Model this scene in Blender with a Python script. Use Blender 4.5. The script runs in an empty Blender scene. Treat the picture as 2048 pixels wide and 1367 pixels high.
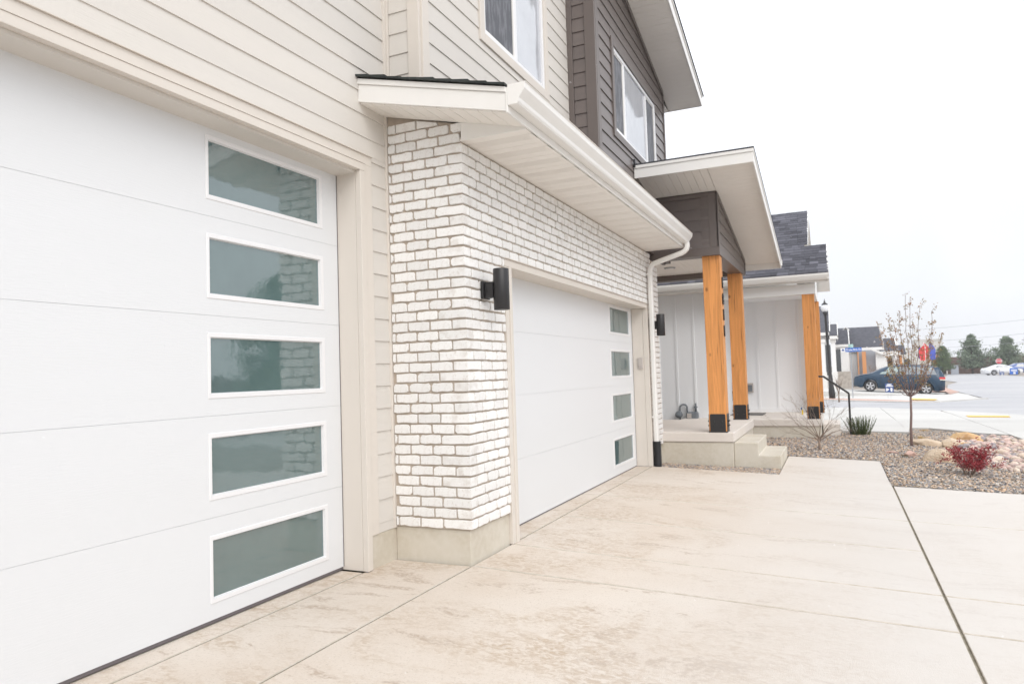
import bpy, bmesh, math, random
from mathutils import Vector, Matrix, noise as mnoise
R = math.radians
random.seed(7)
scene = bpy.context.scene
COL = scene.collection

# ------------------------------------------------------------------ camera
cam_d = bpy.data.cameras.new('camera'); cam = bpy.data.objects.new('camera', cam_d); COL.objects.link(cam)
cam_d.sensor_width = 36.0; cam_d.lens = 25.243; cam_d.clip_start = 0.05; cam_d.clip_end = 3000
_f = 1436.0
_yd = Vector((648, 45.5, _f)).normalized()
_xd = -Vector((-3194, 166.5, _f)).normalized(); _xd = (_xd - _yd * _xd.dot(_yd)).normalized()
_zd = _xd.cross(_yd)
# world axes expressed in the camera's right/down/forward frame -> camera axes in the world
_right = Vector((_xd.x, _yd.x, _zd.x)); _down = Vector((_xd.y, _yd.y, _zd.y)); _fwd = Vector((_xd.z, _yd.z, _zd.z))
cam.matrix_world = Matrix(((_right.x, -_down.x, -_fwd.x, 0), (_right.y, -_down.y, -_fwd.y, 0), (_right.z, -_down.z, -_fwd.z, 0), (0, 0, 0, 1)))
cam_d.dof.use_dof = True; cam_d.dof.focus_distance = 5.0; cam_d.dof.aperture_fstop = 4.5
scene.camera = cam

# ------------------------------------------------------------------ world, sun, exposure
world = bpy.data.worlds.new('World'); scene.world = world; world.use_nodes = True
wt = world.node_tree; wt.nodes.clear()
wo = wt.nodes.new('ShaderNodeOutputWorld'); bg = wt.nodes.new('ShaderNodeBackground')
sky = wt.nodes.new('ShaderNodeTexSky'); sky.sky_type = 'NISHITA'; sky.sun_disc = False
SUN_EL, SUN_AZ = 40.0, 138.0
sky.sun_elevation = R(SUN_EL); sky.sun_rotation = R(SUN_AZ); sky.air_density = 1.0; sky.dust_density = 3.0
tc = wt.nodes.new('ShaderNodeTexCoord'); sx = wt.nodes.new('ShaderNodeSeparateXYZ')
mr = wt.nodes.new('ShaderNodeMapRange'); mr.inputs[1].default_value = 0.0; mr.inputs[2].default_value = 1.0
mr.inputs[2].default_value = 0.8; mr.inputs[3].default_value = 10.5; mr.inputs[4].default_value = 18.5
nz = wt.nodes.new('ShaderNodeTexNoise'); nz.inputs['Scale'].default_value = 2.2; nz.inputs['Detail'].default_value = 4
mr2 = wt.nodes.new('ShaderNodeMapRange'); mr2.inputs[1].default_value = 0.35; mr2.inputs[2].default_value = 0.65
mr2.inputs[3].default_value = 0.975; mr2.inputs[4].default_value = 1.08
mul = wt.nodes.new('ShaderNodeMath'); mul.operation = 'MULTIPLY'
vm = wt.nodes.new('ShaderNodeVectorMath'); vm.operation = 'SCALE'; vm.inputs[0].default_value = (0.965, 0.985, 1.03)
mx = wt.nodes.new('ShaderNodeMix'); mx.data_type = 'RGBA'; mx.inputs[0].default_value = 0.08
L = wt.links.new
L(tc.outputs['Generated'], sx.inputs[0]); L(sx.outputs['Z'], mr.inputs[0]); L(tc.outputs['Generated'], nz.inputs['Vector'])
L(nz.outputs['Fac'], mr2.inputs[0]); L(mr.outputs[0], mul.inputs[0]); L(mr2.outputs[0], mul.inputs[1])
L(mul.outputs[0], vm.inputs['Scale']); L(vm.outputs[0], mx.inputs[6]); L(sky.outputs[0], mx.inputs[7])
mf = wt.nodes.new('ShaderNodeMapRange'); mf.inputs[1].default_value = 0.62; mf.inputs[2].default_value = 0.40; mf.inputs[3].default_value = 0.03; mf.inputs[4].default_value = 0.16
L(nz.outputs['Fac'], mf.inputs[0]); L(mf.outputs[0], mx.inputs[0])
L(mx.outputs[2], bg.inputs['Color']); bg.inputs['Strength'].default_value = 0.1; L(bg.outputs[0], wo.inputs[0])
sun_d = bpy.data.lights.new('sun', 'SUN'); sun_d.energy = 1.5; sun_d.angle = R(40); sun_d.color = (1.0, 0.965, 0.92)
sun = bpy.data.objects.new('sun', sun_d); COL.objects.link(sun)
_sd = Vector((math.sin(R(SUN_AZ)) * math.cos(R(SUN_EL)), math.cos(R(SUN_AZ)) * math.cos(R(SUN_EL)), math.sin(R(SUN_EL))))
sun.rotation_euler = _sd.to_track_quat('Z', 'Y').to_euler()
scene.view_settings.view_transform = 'Standard'; scene.view_settings.look = 'None'
scene.view_settings.exposure = -0.03; scene.view_settings.gamma = 1.0
try: scene.view_settings.use_curve_mapping = False
except Exception: pass
scene.render.engine = 'CYCLES'
scene.cycles.max_bounces = 10; scene.cycles.diffuse_bounces = 7

# ------------------------------------------------------------------ materials
def mat(name, base, rough=0.6, spec=0.5, metal=0.0, var=None, bump=None, rand=0.0, stretch=(1, 1, 1), var2=None, coat=0.0, attr=None, speck=None):
    """var=(scale, dark colour, amount), var2 the same at another scale, bump=(scale, strength, distance)"""
    m = bpy.data.materials.new(name); m.use_nodes = True; nt = m.node_tree; N = nt.nodes; K = nt.links.new
    b = N['Principled BSDF']; b.inputs['Roughness'].default_value = rough; b.inputs['Metallic'].default_value = metal
    b.inputs['Specular IOR Level'].default_value = spec; b.inputs['Coat Weight'].default_value = coat
    b.inputs['Coat Roughness'].default_value = 0.05
    b.inputs['Base Color'].default_value = (*base, 1)
    t = N.new('ShaderNodeTexCoord'); mp = N.new('ShaderNodeMapping'); mp.inputs['Scale'].default_value = stretch
    K(t.outputs['Object'], mp.inputs[0])
    cur = None
    def src():
        nonlocal cur
        if cur is None:
            c = N.new('ShaderNodeRGB'); c.outputs[0].default_value = (*base, 1); cur = c.outputs[0]
        return cur
    if attr:
        a = N.new('ShaderNodeVertexColor'); a.layer_name = attr; cur = a.outputs['Color']
    for v in (var, var2):
        if v:
            n = N.new('ShaderNodeTexNoise'); n.inputs['Scale'].default_value = v[0]; n.inputs['Detail'].default_value = 6; n.inputs['Roughness'].default_value = 0.6
            K(mp.outputs[0], n.inputs['Vector'])
            r = N.new('ShaderNodeMapRange'); r.inputs[1].default_value = v[3] if len(v) > 3 else 0.42; r.inputs[2].default_value = v[4] if len(v) > 4 else 0.68
            r.inputs[3].default_value = 0; r.inputs[4].default_value = v[2]
            K(n.outputs['Fac'], r.inputs[0])
            x = N.new('ShaderNodeMix'); x.data_type = 'RGBA'; x.inputs[7].default_value = (*v[1], 1)
            s = src(); K(s, x.inputs[6]); K(r.outputs[0], x.inputs[0]); cur = x.outputs[2]
    if rand:
        o = N.new('ShaderNodeObjectInfo'); r = N.new('ShaderNodeMapRange'); r.inputs[3].default_value = 1 - rand; r.inputs[4].default_value = 1 + rand * 0.4
        K(o.outputs['Random'], r.inputs[0]); h = N.new('ShaderNodeHueSaturation'); s = src(); K(s, h.inputs['Color']); K(r.outputs[0], h.inputs['Value']); cur = h.outputs[0]
    if cur is not None: K(cur, b.inputs['Base Color'])
    if bump:
        n = N.new('ShaderNodeTexNoise'); n.inputs['Scale'].default_value = bump[0]; n.inputs['Detail'].default_value = 5; K(mp.outputs[0], n.inputs['Vector'])
        bp = N.new('ShaderNodeBump'); bp.inputs['Strength'].default_value = bump[1]; bp.inputs['Distance'].default_value = bump[2] if len(bump) > 2 else 0.004
        K(n.outputs['Fac'], bp.inputs['Height']); K(bp.outputs[0], b.inputs['Normal'])
    return m

M = {}
M['cream'] = mat('cream_siding_paint', (.66, .628, .582), .62, .3, bump=(60, .35, .0025), stretch=(1, .12, 2.2), rand=.03, var=(1.3, (.61, .585, .55), .5))
M['cream_trim'] = mat('cream_trim_paint', (.672, .625, .567), .6, .3, bump=(70, .2, .002), stretch=(2, .3, .3), var=(2, (.62, .58, .53), .4))
M['brown'] = mat('brown_siding_paint', (.148, .121, .111), .40, .8, bump=(60, .35, .0025), stretch=(1, .12, 2.2), rand=.08, var=(5, (.12, .10, .095), .6))
M['brown_trim'] = mat('brown_trim_paint', (.128, .104, .094), .42, .7, bump=(60, .3, .002), stretch=(2, .3, .3))
M['white_metal'] = mat('white_metal', (.80, .79, .765), .35, .5, var=(3, (.76, .745, .71), .5))
M['soffit'] = mat('soffit_vinyl', (.84, .81, .765), .5, .4, var=(2, (.80, .765, .72), .5))
M['soffit_shade'] = mat('soffit_gap_shade', (.60, .56, .51), .7)  # darker soffit colour standing in for the shade behind joints and slots
M['door_white'] = mat('door_paint_white', (.72, .735, .75), .42, .4, var=(1.1, (.70, .71, .715), .5), bump=(170, .5, .0012), stretch=(1, .10, 1))
M['frame_white'] = mat('window_frame_white', (.79, .79, .80), .3, .5)
M['seal'] = mat('rubber_seal', (.14, .125, .13), .7)
M['brick'] = mat('whitewashed_brick', (.85, .845, .83), .8, .2, var=(8, (.58, .53, .48), .75, .50, .76), var2=(60, (.60, .55, .49), .6, .56, .72), bump=(120, 1, .004), rand=.08)
M['mortar'] = mat('mortar', (.50, .43, .36), .92, .15, var=(20, (.42, .355, .30), .7), bump=(110, 1.0, .006))
M['foundation'] = mat('foundation_concrete', (.60, .56, .48), .85, .2, var=(3.2, (.49, .435, .34), .7), var2=(22, (.66, .62, .56), .4), bump=(120, .5, .002))
M['porch'] = mat('porch_concrete', (.70, .65, .60), .8, .2, var=(1.8, (.60, .55, .49), .55), var2=(160, (.58, .53, .47), .4, .52, .7), bump=(200, .35, .0015))
M['joint'] = mat('joint_fill', (.36, .32, .25), .95, var=(30, (.19, .165, .12), .8))
M['joint_dirt'] = mat('dirty_slab_edge', (.47, .42, .35), .95, .1, var=(14, (.60, .55, .49), .85, .40, .60))
M['earth'] = mat('earth', (.36, .325, .29), .95, .1, var=(2, (.28, .25, .21), .8), bump=(30, .6, .02))
M['asphalt'] = mat('wet_asphalt', (.41, .405, .405), .5, .4, var=(.22, (.30, .30, .32), .9), var2=(4, (.48, .48, .49), .5), bump=(90, .3, .004), stretch=(.35, 1, 1))  # pale tone and light streaks stand in for the wet sheen
M['walk'] = mat('sidewalk_concrete', (.56, .55, .525), .75, .25, var=(.5, (.46, .45, .43), .8), var2=(9, (.62, .61, .58), .4), stretch=(.3, 1, 1))
M['yellow'] = mat('tactile_yellow', (.80, .50, .10), .7)
M['black'] = mat('black_powder_coat', (.018, .017, .018), .42, .5, bump=(300, .3, .0006))
M['black_plastic'] = mat('black_plastic', (.022, .022, .024), .5)
M['bolt'] = mat('black_bolt', (.012, .012, .012), .35)
M['roofing'] = mat('roof_shingle', (.088, .088, .102), .9, .15, attr='tint', var=(60, (.05, .05, .06), .35), bump=(220, .6, .003))
M['roof_dark'] = mat('roof_far', (.095, .097, .112), .9, .15, var=(3, (.055, .055, .066), .8), bump=(14, .8, .03))
M['grey_siding'] = mat('pale_grey_siding', (.85, .865, .88), .6, .3, var=(1.2, (.82, .835, .85), .6), bump=(60, .15, .002), stretch=(1, 1, .15))
M['white_paint'] = mat('white_paint', (.82, .82, .81), .55)
M['glass_upper'] = mat('upper_window_glass', (.30, .33, .35), .03, 1.0, coat=1.0)
M['screen'] = mat('insect_screen', (.105, .11, .125), .55, .3, var=(9, (.20, .205, .225), .8, .45, .6), stretch=(1, 2.2, .7))
M['glass_dark'] = mat('dark_glass', (.03, .035, .04), .04, .8, coat=.6)
M['orange_wood_far'] = mat('stained_post_far', (.62, .28, .11), .6)
M['stone_far'] = mat('stone_veneer_far', (.52, .48, .43), .9, var=(5, (.34, .30, .26), .9))
M['bark'] = mat('bark', (.22, .15, .135), .9, var=(30, (.20, .15, .13), .8), bump=(90, .6, .004))
M['bark_pale'] = mat('pale_bark', (.29, .22, .17), .9, var=(30, (.18, .13, .11), .8), bump=(90, .6, .003))
M['bark_dark'] = mat('conifer_bark', (.07, .055, .045), .95)
M['leaf_tree'] = mat('young_tree_leaf', (.34, .185, .10), .6, var=(9, (.26, .22, .07), .9, .45, .58), rand=0)
M['leaf_red'] = mat('red_leaf', (.36, .035, .045), .5, var=(20, (.12, .012, .02), .8))
M['leaf_green'] = mat('evergreen_leaf', (.085, .12, .04), .6, var=(25, (.10, .12, .035), .8))
M['leaf_pine'] = mat('pine_needles', (.13, .18, .11), .8, var=(1.1, (.22, .27, .18), .9))  # needle colour paled to suggest distance haze
M['leaf_juniper'] = mat('juniper_needles', (.09, .14, .05), .8, var=(1.2, (.14, .20, .08), .9))
M['grass_dry'] = mat('dry_grass', (.55, .40, .20), .8, var=(20, (.42, .28, .12), .7))
M['boulder_tan'] = mat('tan_boulder', (.66, .54, .41), .9, .15, var=(3, (.48, .34, .22), .85), var2=(30, (.60, .52, .42), .5), bump=(40, 1, .02))
M['boulder_gold'] = mat('golden_boulder', (.66, .45, .23), .85, .2, var=(5, (.40, .20, .08), .8), var2=(26, (.62, .48, .34), .6), bump=(25, 1, .012))
M['boulder_pink'] = mat('pink_boulder', (.54, .37, .31), .85, .2, var=(6, (.42, .27, .22), .8), bump=(25, 1, .012))
M['river'] = mat('river_rock', (.68, .48, .42), .8, .2, var=(1.1, (.48, .38, .35), .9, .42, .58), var2=(5, (.74, .62, .55), .6), bump=(40, .5, .004), rand=.22)
M['river2'] = mat('river_rock_pale', (.72, .62, .52), .8, .2, var=(5, (.60, .44, .34), .8), bump=(40, .5, .004), rand=.22)
M['river3'] = mat('river_rock_grey', (.42, .38, .385), .7, .3, var=(9, (.20, .17, .18), .8), bump=(40, .5, .004), rand=.25)
M['gravel'] = mat('gravel_stone', (.3, .28, .26), .75, .3, attr='tint')
M['meter_grey'] = mat('meter_grey', (.16, .18, .20), .55, .4, var=(20, (.24, .26, .28), .6))
M['galvanised'] = mat('galvanised_steel', (.38, .40, .42), .45, .5, metal=.6)
M['paint_blue'] = mat('van_paint_blue', (.010, .038, .075), .38, .4, metal=.1, coat=.35)
M['paint_white'] = mat('car_paint_white', (.75, .76, .78), .3, .5, coat=1.0)
M['paint_bright_blue'] = mat('car_paint_bright_blue', (.02, .07, .26), .3, .5, coat=1.0)
M['car_glass'] = mat('car_glass', (.20, .22, .235), .03, .9, coat=.8)
M['car_glass_light'] = mat('car_glass_see_through', (.30, .38, .36), .06, .9, coat=.8)
M['tyre'] = mat('tyre_rubber', (.02, .02, .021), .8)
M['rim'] = mat('alloy_rim', (.62, .62, .63), .3, .5, metal=.5)
M['lamp_red'] = mat('tail_lamp_red', (.62, .03, .03), .15, .6, coat=1)
M['lamp_clear'] = mat('lamp_clear', (.75, .73, .62), .1, .6, coat=1)
M['sign_blue'] = mat('sign_blue', (.02, .13, .52), .4)
M['sign_white'] = mat('sign_white', (.80, .81, .82), .4)
M['sign_teal'] = mat('sign_faded_teal', (.42, .60, .57), .5)
M['sign_navy'] = mat('sign_navy', (.04, .08, .24), .5)
M['sign_red'] = mat('sign_red', (.55, .03, .045), .4)
M['flag_red'] = mat('flag_red', (.72, .06, .06), .8); M['flag_blue'] = mat('flag_blue', (.07, .10, .42), .8)
M['globe'] = mat('lamp_globe', (.72, .74, .76), .2, .5)
M['fence_wood'] = mat('stained_fence_wood', (.16, .085, .06), .8, var=(1.5, (.10, .055, .04), .8), bump=(12, .4, .02), stretch=(.3, 1, 4))
M['tower'] = mat('pale_tower_render', (.56, .545, .51), .8)
M['bin_grey'] = mat('utility_cabinet_grey', (.34, .36, .40), .5)
M['wire'] = mat('power_cable', (.36, .37, .39), .7)
M['snow'] = mat('snow_flake', (.9, .9, .92), .9)
M['mat_grey'] = mat('door_mat', (.16, .155, .15), .95, bump=(200, .6, .004))
M['terracotta'] = mat('pot_olive', (.16, .17, .13), .7)
M['flower'] = mat('flower_orange', (.55, .16, .08), .7)
M['tape_blue'] = mat('shim_blue', (.03, .17, .42), .5); M['tag_yellow'] = mat('tag_yellow', (.75, .52, .02), .5)
M['keypad'] = mat('keypad_grey', (.50, .46, .43), .45)

# tinted, lightly reflective obscure glass in the garage doors
def glass_mat(name, tint, ior):
    m = mat(name, tint, .045, .5, var=(2.5, tuple(c * .8 for c in tint), .6), var2=(90, tuple(min(1, c * 1.7 + .05) for c in tint), .5, .66, .74), bump=(2.2, .35, .010))
    b = m.node_tree.nodes['Principled BSDF']; b.inputs['IOR'].default_value = ior; return m
M['glass_door'] = glass_mat('tinted_door_glass', (.105, .165, .168), 2.3)
M['glass_upper'] = glass_mat('upper_window_glass', (.50, .52, .56), 2.3)

# driveway concrete: pale, broom-finished, with shaped tan stains and worn fine aggregate
def drive_mat():
    m = bpy.data.materials.new('driveway_concrete'); m.use_nodes = True; nt = m.node_tree; N = nt.nodes; K = nt.links.new
    b = N['Principled BSDF']; b.inputs['Roughness'].default_value = .78; b.inputs['Specular IOR Level'].default_value = .25
    t = N.new('ShaderNodeTexCoord')
    def noise(sc, det, rough=.6, dist=0.0, scale=(1, 1, 1)):
        mp = N.new('ShaderNodeMapping'); mp.inputs['Scale'].default_value = scale; K(t.outputs['Object'], mp.inputs[0])
        n = N.new('ShaderNodeTexNoise'); n.inputs['Scale'].default_value = sc; n.inputs['Detail'].default_value = det
        n.inputs['Roughness'].default_value = rough; n.inputs['Distortion'].default_value = dist; K(mp.outputs[0], n.inputs['Vector']); return n.outputs['Fac']
    def rng(s, a, c, lo=0, hi=1):
        r = N.new('ShaderNodeMapRange'); r.inputs[1].default_value = a; r.inputs[2].default_value = c; r.inputs[3].default_value = lo; r.inputs[4].default_value = hi
        K(s, r.inputs[0]); return r.outputs[0]
    def mix(f, a, c):
        x = N.new('ShaderNodeMix'); x.data_type = 'RGBA'
        if isinstance(a, tuple): x.inputs[6].default_value = (*a, 1)
        else: K(a, x.inputs[6])
        x.inputs[7].default_value = (*c, 1); K(f, x.inputs[0]); return x.outputs[2]
    def mm(a, c, op='MULTIPLY'):
        x = N.new('ShaderNodeMath'); x.operation = op; K(a, x.inputs[0])
        if isinstance(c, float): x.inputs[1].default_value = c
        else: K(c, x.inputs[1])
        return x.outputs[0]
    c = mix(rng(noise(.55, 4), .40, .62), (.655, .59, .52), (.605, .525, .445))
    big = rng(noise(.9, 7, .72, .6, (.8, 1.2, 1)), .47, .60)
    fine = rng(noise(26, 5, .7, .8, (.8, 1.3, 1)), .42, .60)
    c = mix(mm(mm(big, fine), .9), c, (.47, .37, .275))                       # worn tan patches
    c = mix(mm(rng(noise(2.1, 7, .75, 1.2, (.6, 1.5, 1)), .56, .62), rng(noise(40, 3), .35, .55)), c, (.46, .375, .30))
    c = mix(mm(rng(noise(95, 3, .6), .56, .70), .55), c, (.42, .355, .29))        # specks
    c = mix(mm(rng(noise(55, 4, .6, 0, (.5, 2, 1)), .55, .72), .5), c, (.70, .65, .59))
    s = N.new('ShaderNodeSeparateXYZ'); K(t.outputs['Object'], s.inputs[0])
    clean = rng(s.outputs['X'], -1.3, .3); c2 = N.new('ShaderNodeMix'); c2.data_type = 'RGBA'; K(mm(clean, .72), c2.inputs[0]); K(c, c2.inputs[6]); c2.inputs[7].default_value = (.60, .578, .55, 1)
    K(c2.outputs[2], b.inputs['Base Color'])
    bp = N.new('ShaderNodeBump'); bp.inputs['Strength'].default_value = .6; bp.inputs['Distance'].default_value = .003
    K(noise(150, 4, .6, 0, (1.6, .25, 1)), bp.inputs['Height']); K(bp.outputs[0], b.inputs['Normal'])
    return m
M['drive'] = drive_mat()

# stained timber: lengthwise grain, knots
def wood_mat(name, base, dark):
    m = bpy.data.materials.new(name); m.use_nodes = True; nt = m.node_tree; N = nt.nodes; K = nt.links.new
    b = N['Principled BSDF']; b.inputs['Roughness'].default_value = .6; b.inputs['Specular IOR Level'].default_value = .3
    t = N.new('ShaderNodeTexCoord')
    def noise(sc, det, scale, dist=0):
        mp = N.new('ShaderNodeMapping'); mp.inputs['Scale'].default_value = scale; K(t.outputs['Object'], mp.inputs[0])
        n = N.new('ShaderNodeTexNoise'); n.inputs['Scale'].default_value = sc; n.inputs['Detail'].default_value = det; n.inputs['Distortion'].default_value = dist
        K(mp.outputs[0], n.inputs['Vector']); return n.outputs['Fac']
    def rng(s, a, c, lo=0, hi=1):
        r = N.new('ShaderNodeMapRange'); r.inputs[1].default_value = a; r.inputs[2].default_value = c; r.inputs[3].default_value = lo; r.inputs[4].default_value = hi
        K(s, r.inputs[0]); return r.outputs[0]
    def mix(f, a, c):
        x = N.new('ShaderNodeMix'); x.data_type = 'RGBA'
        if isinstance(a, tuple): x.inputs[6].default_value = (*a, 1)
        else: K(a, x.inputs[6])
        x.inputs[7].default_value = (*c, 1); K(f, x.inputs[0]); return x.outputs[2]
    c = mix(rng(noise(26, 5, (1, 1, .06), 1.2), .38, .66, 0, .75), base, tuple(.70 * q for q in base))
    c = mix(rng(noise(9, 3, (1, 1, .05), .6), .5, .62, 0, .35), c, tuple(.62 * q for q in base))
    c = mix(rng(noise(60, 2, (1, 1, .025), .4), .62, .68, 0, .75), c, dark)
    v = N.new('ShaderNodeTexVoronoi'); v.inputs['Scale'].default_value = 4.2; v.inputs['Randomness'].default_value = 1
    mp = N.new('ShaderNodeMapping'); mp.inputs['Scale'].default_value = (1.3, 1.3, .8); K(t.outputs['Object'], mp.inputs[0]); K(mp.outputs[0], v.inputs['Vector'])
    c = mix(rng(v.outputs['Distance'], .055, .13, .85, 0), c, dark)
    K(c, b.inputs['Base Color'])
    bp = N.new('ShaderNodeBump'); bp.inputs['Strength'].default_value = .35; bp.inputs['Distance'].default_value = .002
    K(noise(40, 4, (1, 1, .05), .8), bp.inputs['Height']); K(bp.outputs[0], b.inputs['Normal'])
    return m
M['timber'] = wood_mat('stained_timber', (.74, .325, .105), (.22, .09, .035))

# ------------------------------------------------------------------ mesh helpers
class MB:
    def __init__(s): s.v = []; s.f = []; s.m = []; s.sm = []; s.c = []
    def add(s, vs, fs, mi=0, smooth=False, col=None):
        o = len(s.v); s.v.extend([tuple(p) for p in vs])
        for f in fs: s.f.append(tuple(o + i for i in f)); s.m.append(mi); s.sm.append(smooth); s.c.append(col)
        return s
    def box(s, x0, x1, y0, y1, z0, z1, mi=0, col=None):
        if x0 > x1: x0, x1 = x1, x0
        if y0 > y1: y0, y1 = y1, y0
        if z0 > z1: z0, z1 = z1, z0
        return s.add([(x0, y0, z0), (x1, y0, z0), (x1, y1, z0), (x0, y1, z0), (x0, y0, z1), (x1, y0, z1), (x1, y1, z1), (x0, y1, z1)],
                     [(3, 2, 1, 0), (4, 5, 6, 7), (0, 1, 5, 4), (1, 2, 6, 5), (2, 3, 7, 6), (3, 0, 4, 7)], mi, col=col)
    def prism(s, pts, axis, a, b, mi=0, col=None):
        """polygon pts in the plane across `axis`, extruded from a to b"""
        n = len(pts)
        def P(p, t):
            if axis == 'x': return (t, p[0], p[1])
            if axis == 'y': return (p[0], t, p[1])
            return (p[0], p[1], t)
        vs = [P(p, a) for p in pts] + [P(p, b) for p in pts]
        fs = [tuple(range(n))[::-1], tuple(range(n, 2 * n))] + [(i, (i + 1) % n, n + (i + 1) % n, n + i) for i in range(n)]
        return s.add(vs, fs, mi, col=col)
    def tube(s, path, r, seg=8, mi=0, cap=True, smooth=True):
        path = [Vector(p) for p in path]; n = len(path); rs = r if isinstance(r, (list, tuple)) else [r] * n
        up = Vector((0.13, 0.2, 1)).normalized(); vs = []
        for i, p in enumerate(path):
            d = (path[min(i + 1, n - 1)] - path[max(i - 1, 0)])
            d = d.normalized() if d.length > 1e-9 else Vector((0, 0, 1))
            a = d.cross(up)
            if a.length < .05: a = d.cross(Vector((1, 0, 0)))
            a.normalize(); b = d.cross(a).normalized()
            for k in range(seg):
                t = 2 * math.pi * k / seg; vs.append(p + (a * math.cos(t) + b * math.sin(t)) * rs[i])
        fs = [(i * seg + k, i * seg + (k + 1) % seg, (i + 1) * seg + (k + 1) % seg, (i + 1) * seg + k) for i in range(n - 1) for k in range(seg)]
        if cap: fs += [tuple(range(seg))[::-1], tuple(range((n - 1) * seg, n * seg))]
        return s.add(vs, fs, mi, smooth)
    def lathe(s, prof, c, seg=20, mi=0, axis='z', smooth=True):
        vs = []; n = len(prof)
        for r_, h in prof:
            for k in range(seg):
                t = 2 * math.pi * k / seg; a, b = r_ * math.cos(t), r_ * math.sin(t)
                if axis == 'z': q = (c[0] + a, c[1] + b, c[2] + h)
                elif axis == 'y': q = (c[0] + a, c[1] + h, c[2] + b)
                else: q = (c[0] + h, c[1] + a, c[2] + b)
                vs.append(q)
        fs = [(i * seg + k, i * seg + (k + 1) % seg, (i + 1) * seg + (k + 1) % seg, (i + 1) * seg + k) for i in range(n - 1) for k in range(seg)]
        fs += [tuple(range(seg))[::-1], tuple(range((n - 1) * seg, n * seg))]
        return s.add(vs, fs, mi, smooth)
    def mesh(s, name, mats, weld=False):
        me = bpy.data.meshes.new(name); me.from_pydata(s.v, [], s.f)
        for m in (mats if isinstance(mats, (list, tuple)) else [mats]): me.materials.append(M[m] if isinstance(m, str) else m)
        me.polygons.foreach_set('material_index', s.m); me.polygons.foreach_set('use_smooth', s.sm)
        if any(c is not None for c in s.c):
            ca = me.color_attributes.new('tint', 'FLOAT_COLOR', 'CORNER'); buf = []
            for p, c in zip(me.polygons, s.c): buf += list((*(c or (.5, .5, .5)), 1.0)) * p.loop_total
            ca.data.foreach_set('color', buf)
        me.update()
        bm = bmesh.new(); bm.from_mesh(me); bmesh.ops.recalc_face_normals(bm, faces=bm.faces)
        bm.to_mesh(me); bm.free(); return me

def link(name, me, parent=None, loc=None, bevel=0):
    o = bpy.data.objects.new(name, me); COL.objects.link(o)
    if parent: o.parent = parent; o.matrix_parent_inverse = Matrix.Translation(-parent['_w'] if False else -worldloc(parent))
    if loc is not None: o.location = loc
    if bevel:
        b = o.modifiers.new('bevel', 'BEVEL'); b.width = bevel; b.segments = 2; b.limit_method = 'ANGLE'
    return o
_W = {}
def worldloc(o): return _W.get(o.name, Vector((0, 0, 0)))
def thing(name, loc, label, cat, group=None):
    o = bpy.data.objects.new(name, None); COL.objects.link(o); o.location = loc; o.empty_display_size = .2
    _W[o.name] = Vector(loc); o['label'] = label; o['category'] = cat
    if group: o['group'] = group
    return o
def tag(o, label=None, cat=None, group=None, kind=None):
    if label: o['label'] = label
    if cat: o['category'] = cat
    if group: o['group'] = group
    if kind: o['kind'] = kind
    return o
def part(name, mb, mats, parent, bevel=0, label=None, kind=None, root=None):
    """mesh in world coordinates under parent (whose own world offset is known)"""
    me = mb.mesh(name, mats); o = bpy.data.objects.new(name, me); COL.objects.link(o)
    if parent is not None:
        o.parent = parent; o.matrix_parent_inverse = Matrix.Translation(-worldloc(parent))
        _W[o.name] = Vector((0, 0, 0))
    if bevel:
        b = o.modifiers.new('bevel', 'BEVEL'); b.width = bevel; b.segments = 2; b.limit_method = 'ANGLE'
    if label: o['label'] = label
    if kind: o['kind'] = kind
    return o
def copy_part(o, parent=None, delta=(0, 0, 0)):
    c = o.copy(); COL.objects.link(c); c.location = Vector(o.location) + Vector(delta)
    if parent is not None: c.parent = parent; c.matrix_parent_inverse = Matrix.Translation(-worldloc(parent))
    _W[c.name] = Vector(delta) + worldloc(o); return c
def copy_tree(o):
    c = o.copy(); COL.objects.link(c)
    for ch in list(o.children):
        d = ch.copy(); COL.objects.link(d); d.parent = c; d.matrix_parent_inverse = ch.matrix_parent_inverse
        for g in list(ch.children):
            e = g.copy(); COL.objects.link(e); e.parent = d; e.matrix_parent_inverse = g.matrix_parent_inverse
    return c
def text_mesh(body, size, mname, bold=True):
    cu = bpy.data.curves.new('t', 'FONT'); cu.body = body; cu.size = size; cu.align_x = 'CENTER'; cu.align_y = 'CENTER'; cu.extrude = .003
    if bold: cu.offset = size * .018
    o = bpy.data.objects.new('t', cu); COL.objects.link(o); bpy.context.view_layer.update()
    me = bpy.data.meshes.new_from_object(o.evaluated_get(bpy.context.evaluated_depsgraph_get()))
    bpy.data.objects.remove(o); bpy.data.curves.remove(cu); me.materials.clear(); me.materials.append(M[mname]); me.name = 'lettering'; return me

# ------------------------------------------------------------------ ground heights
def DZ(X): return -1.25 - 0.042 * (min(max(X, -2.255), 3.0) + 2.255)
_P = [(0, -1.36), (10, -1.375), (16, -1.42), (43, -1.85), (55, -1.97), (115, -2.1), (600, -2.6), (3000, -5)]
def PZ(Y):
    for (a, za), (b, zb) in zip(_P, _P[1:]):
        if Y <= b: return za + (zb - za) * max(Y - a, 0) / (b - a)
    return _P[-1][1]
def G(X, Y):
    t = min(max((Y - 10) / 7, 0), 1); t = t * t * (3 - 2 * t); return DZ(X) * (1 - t) + PZ(Y) * t

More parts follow.
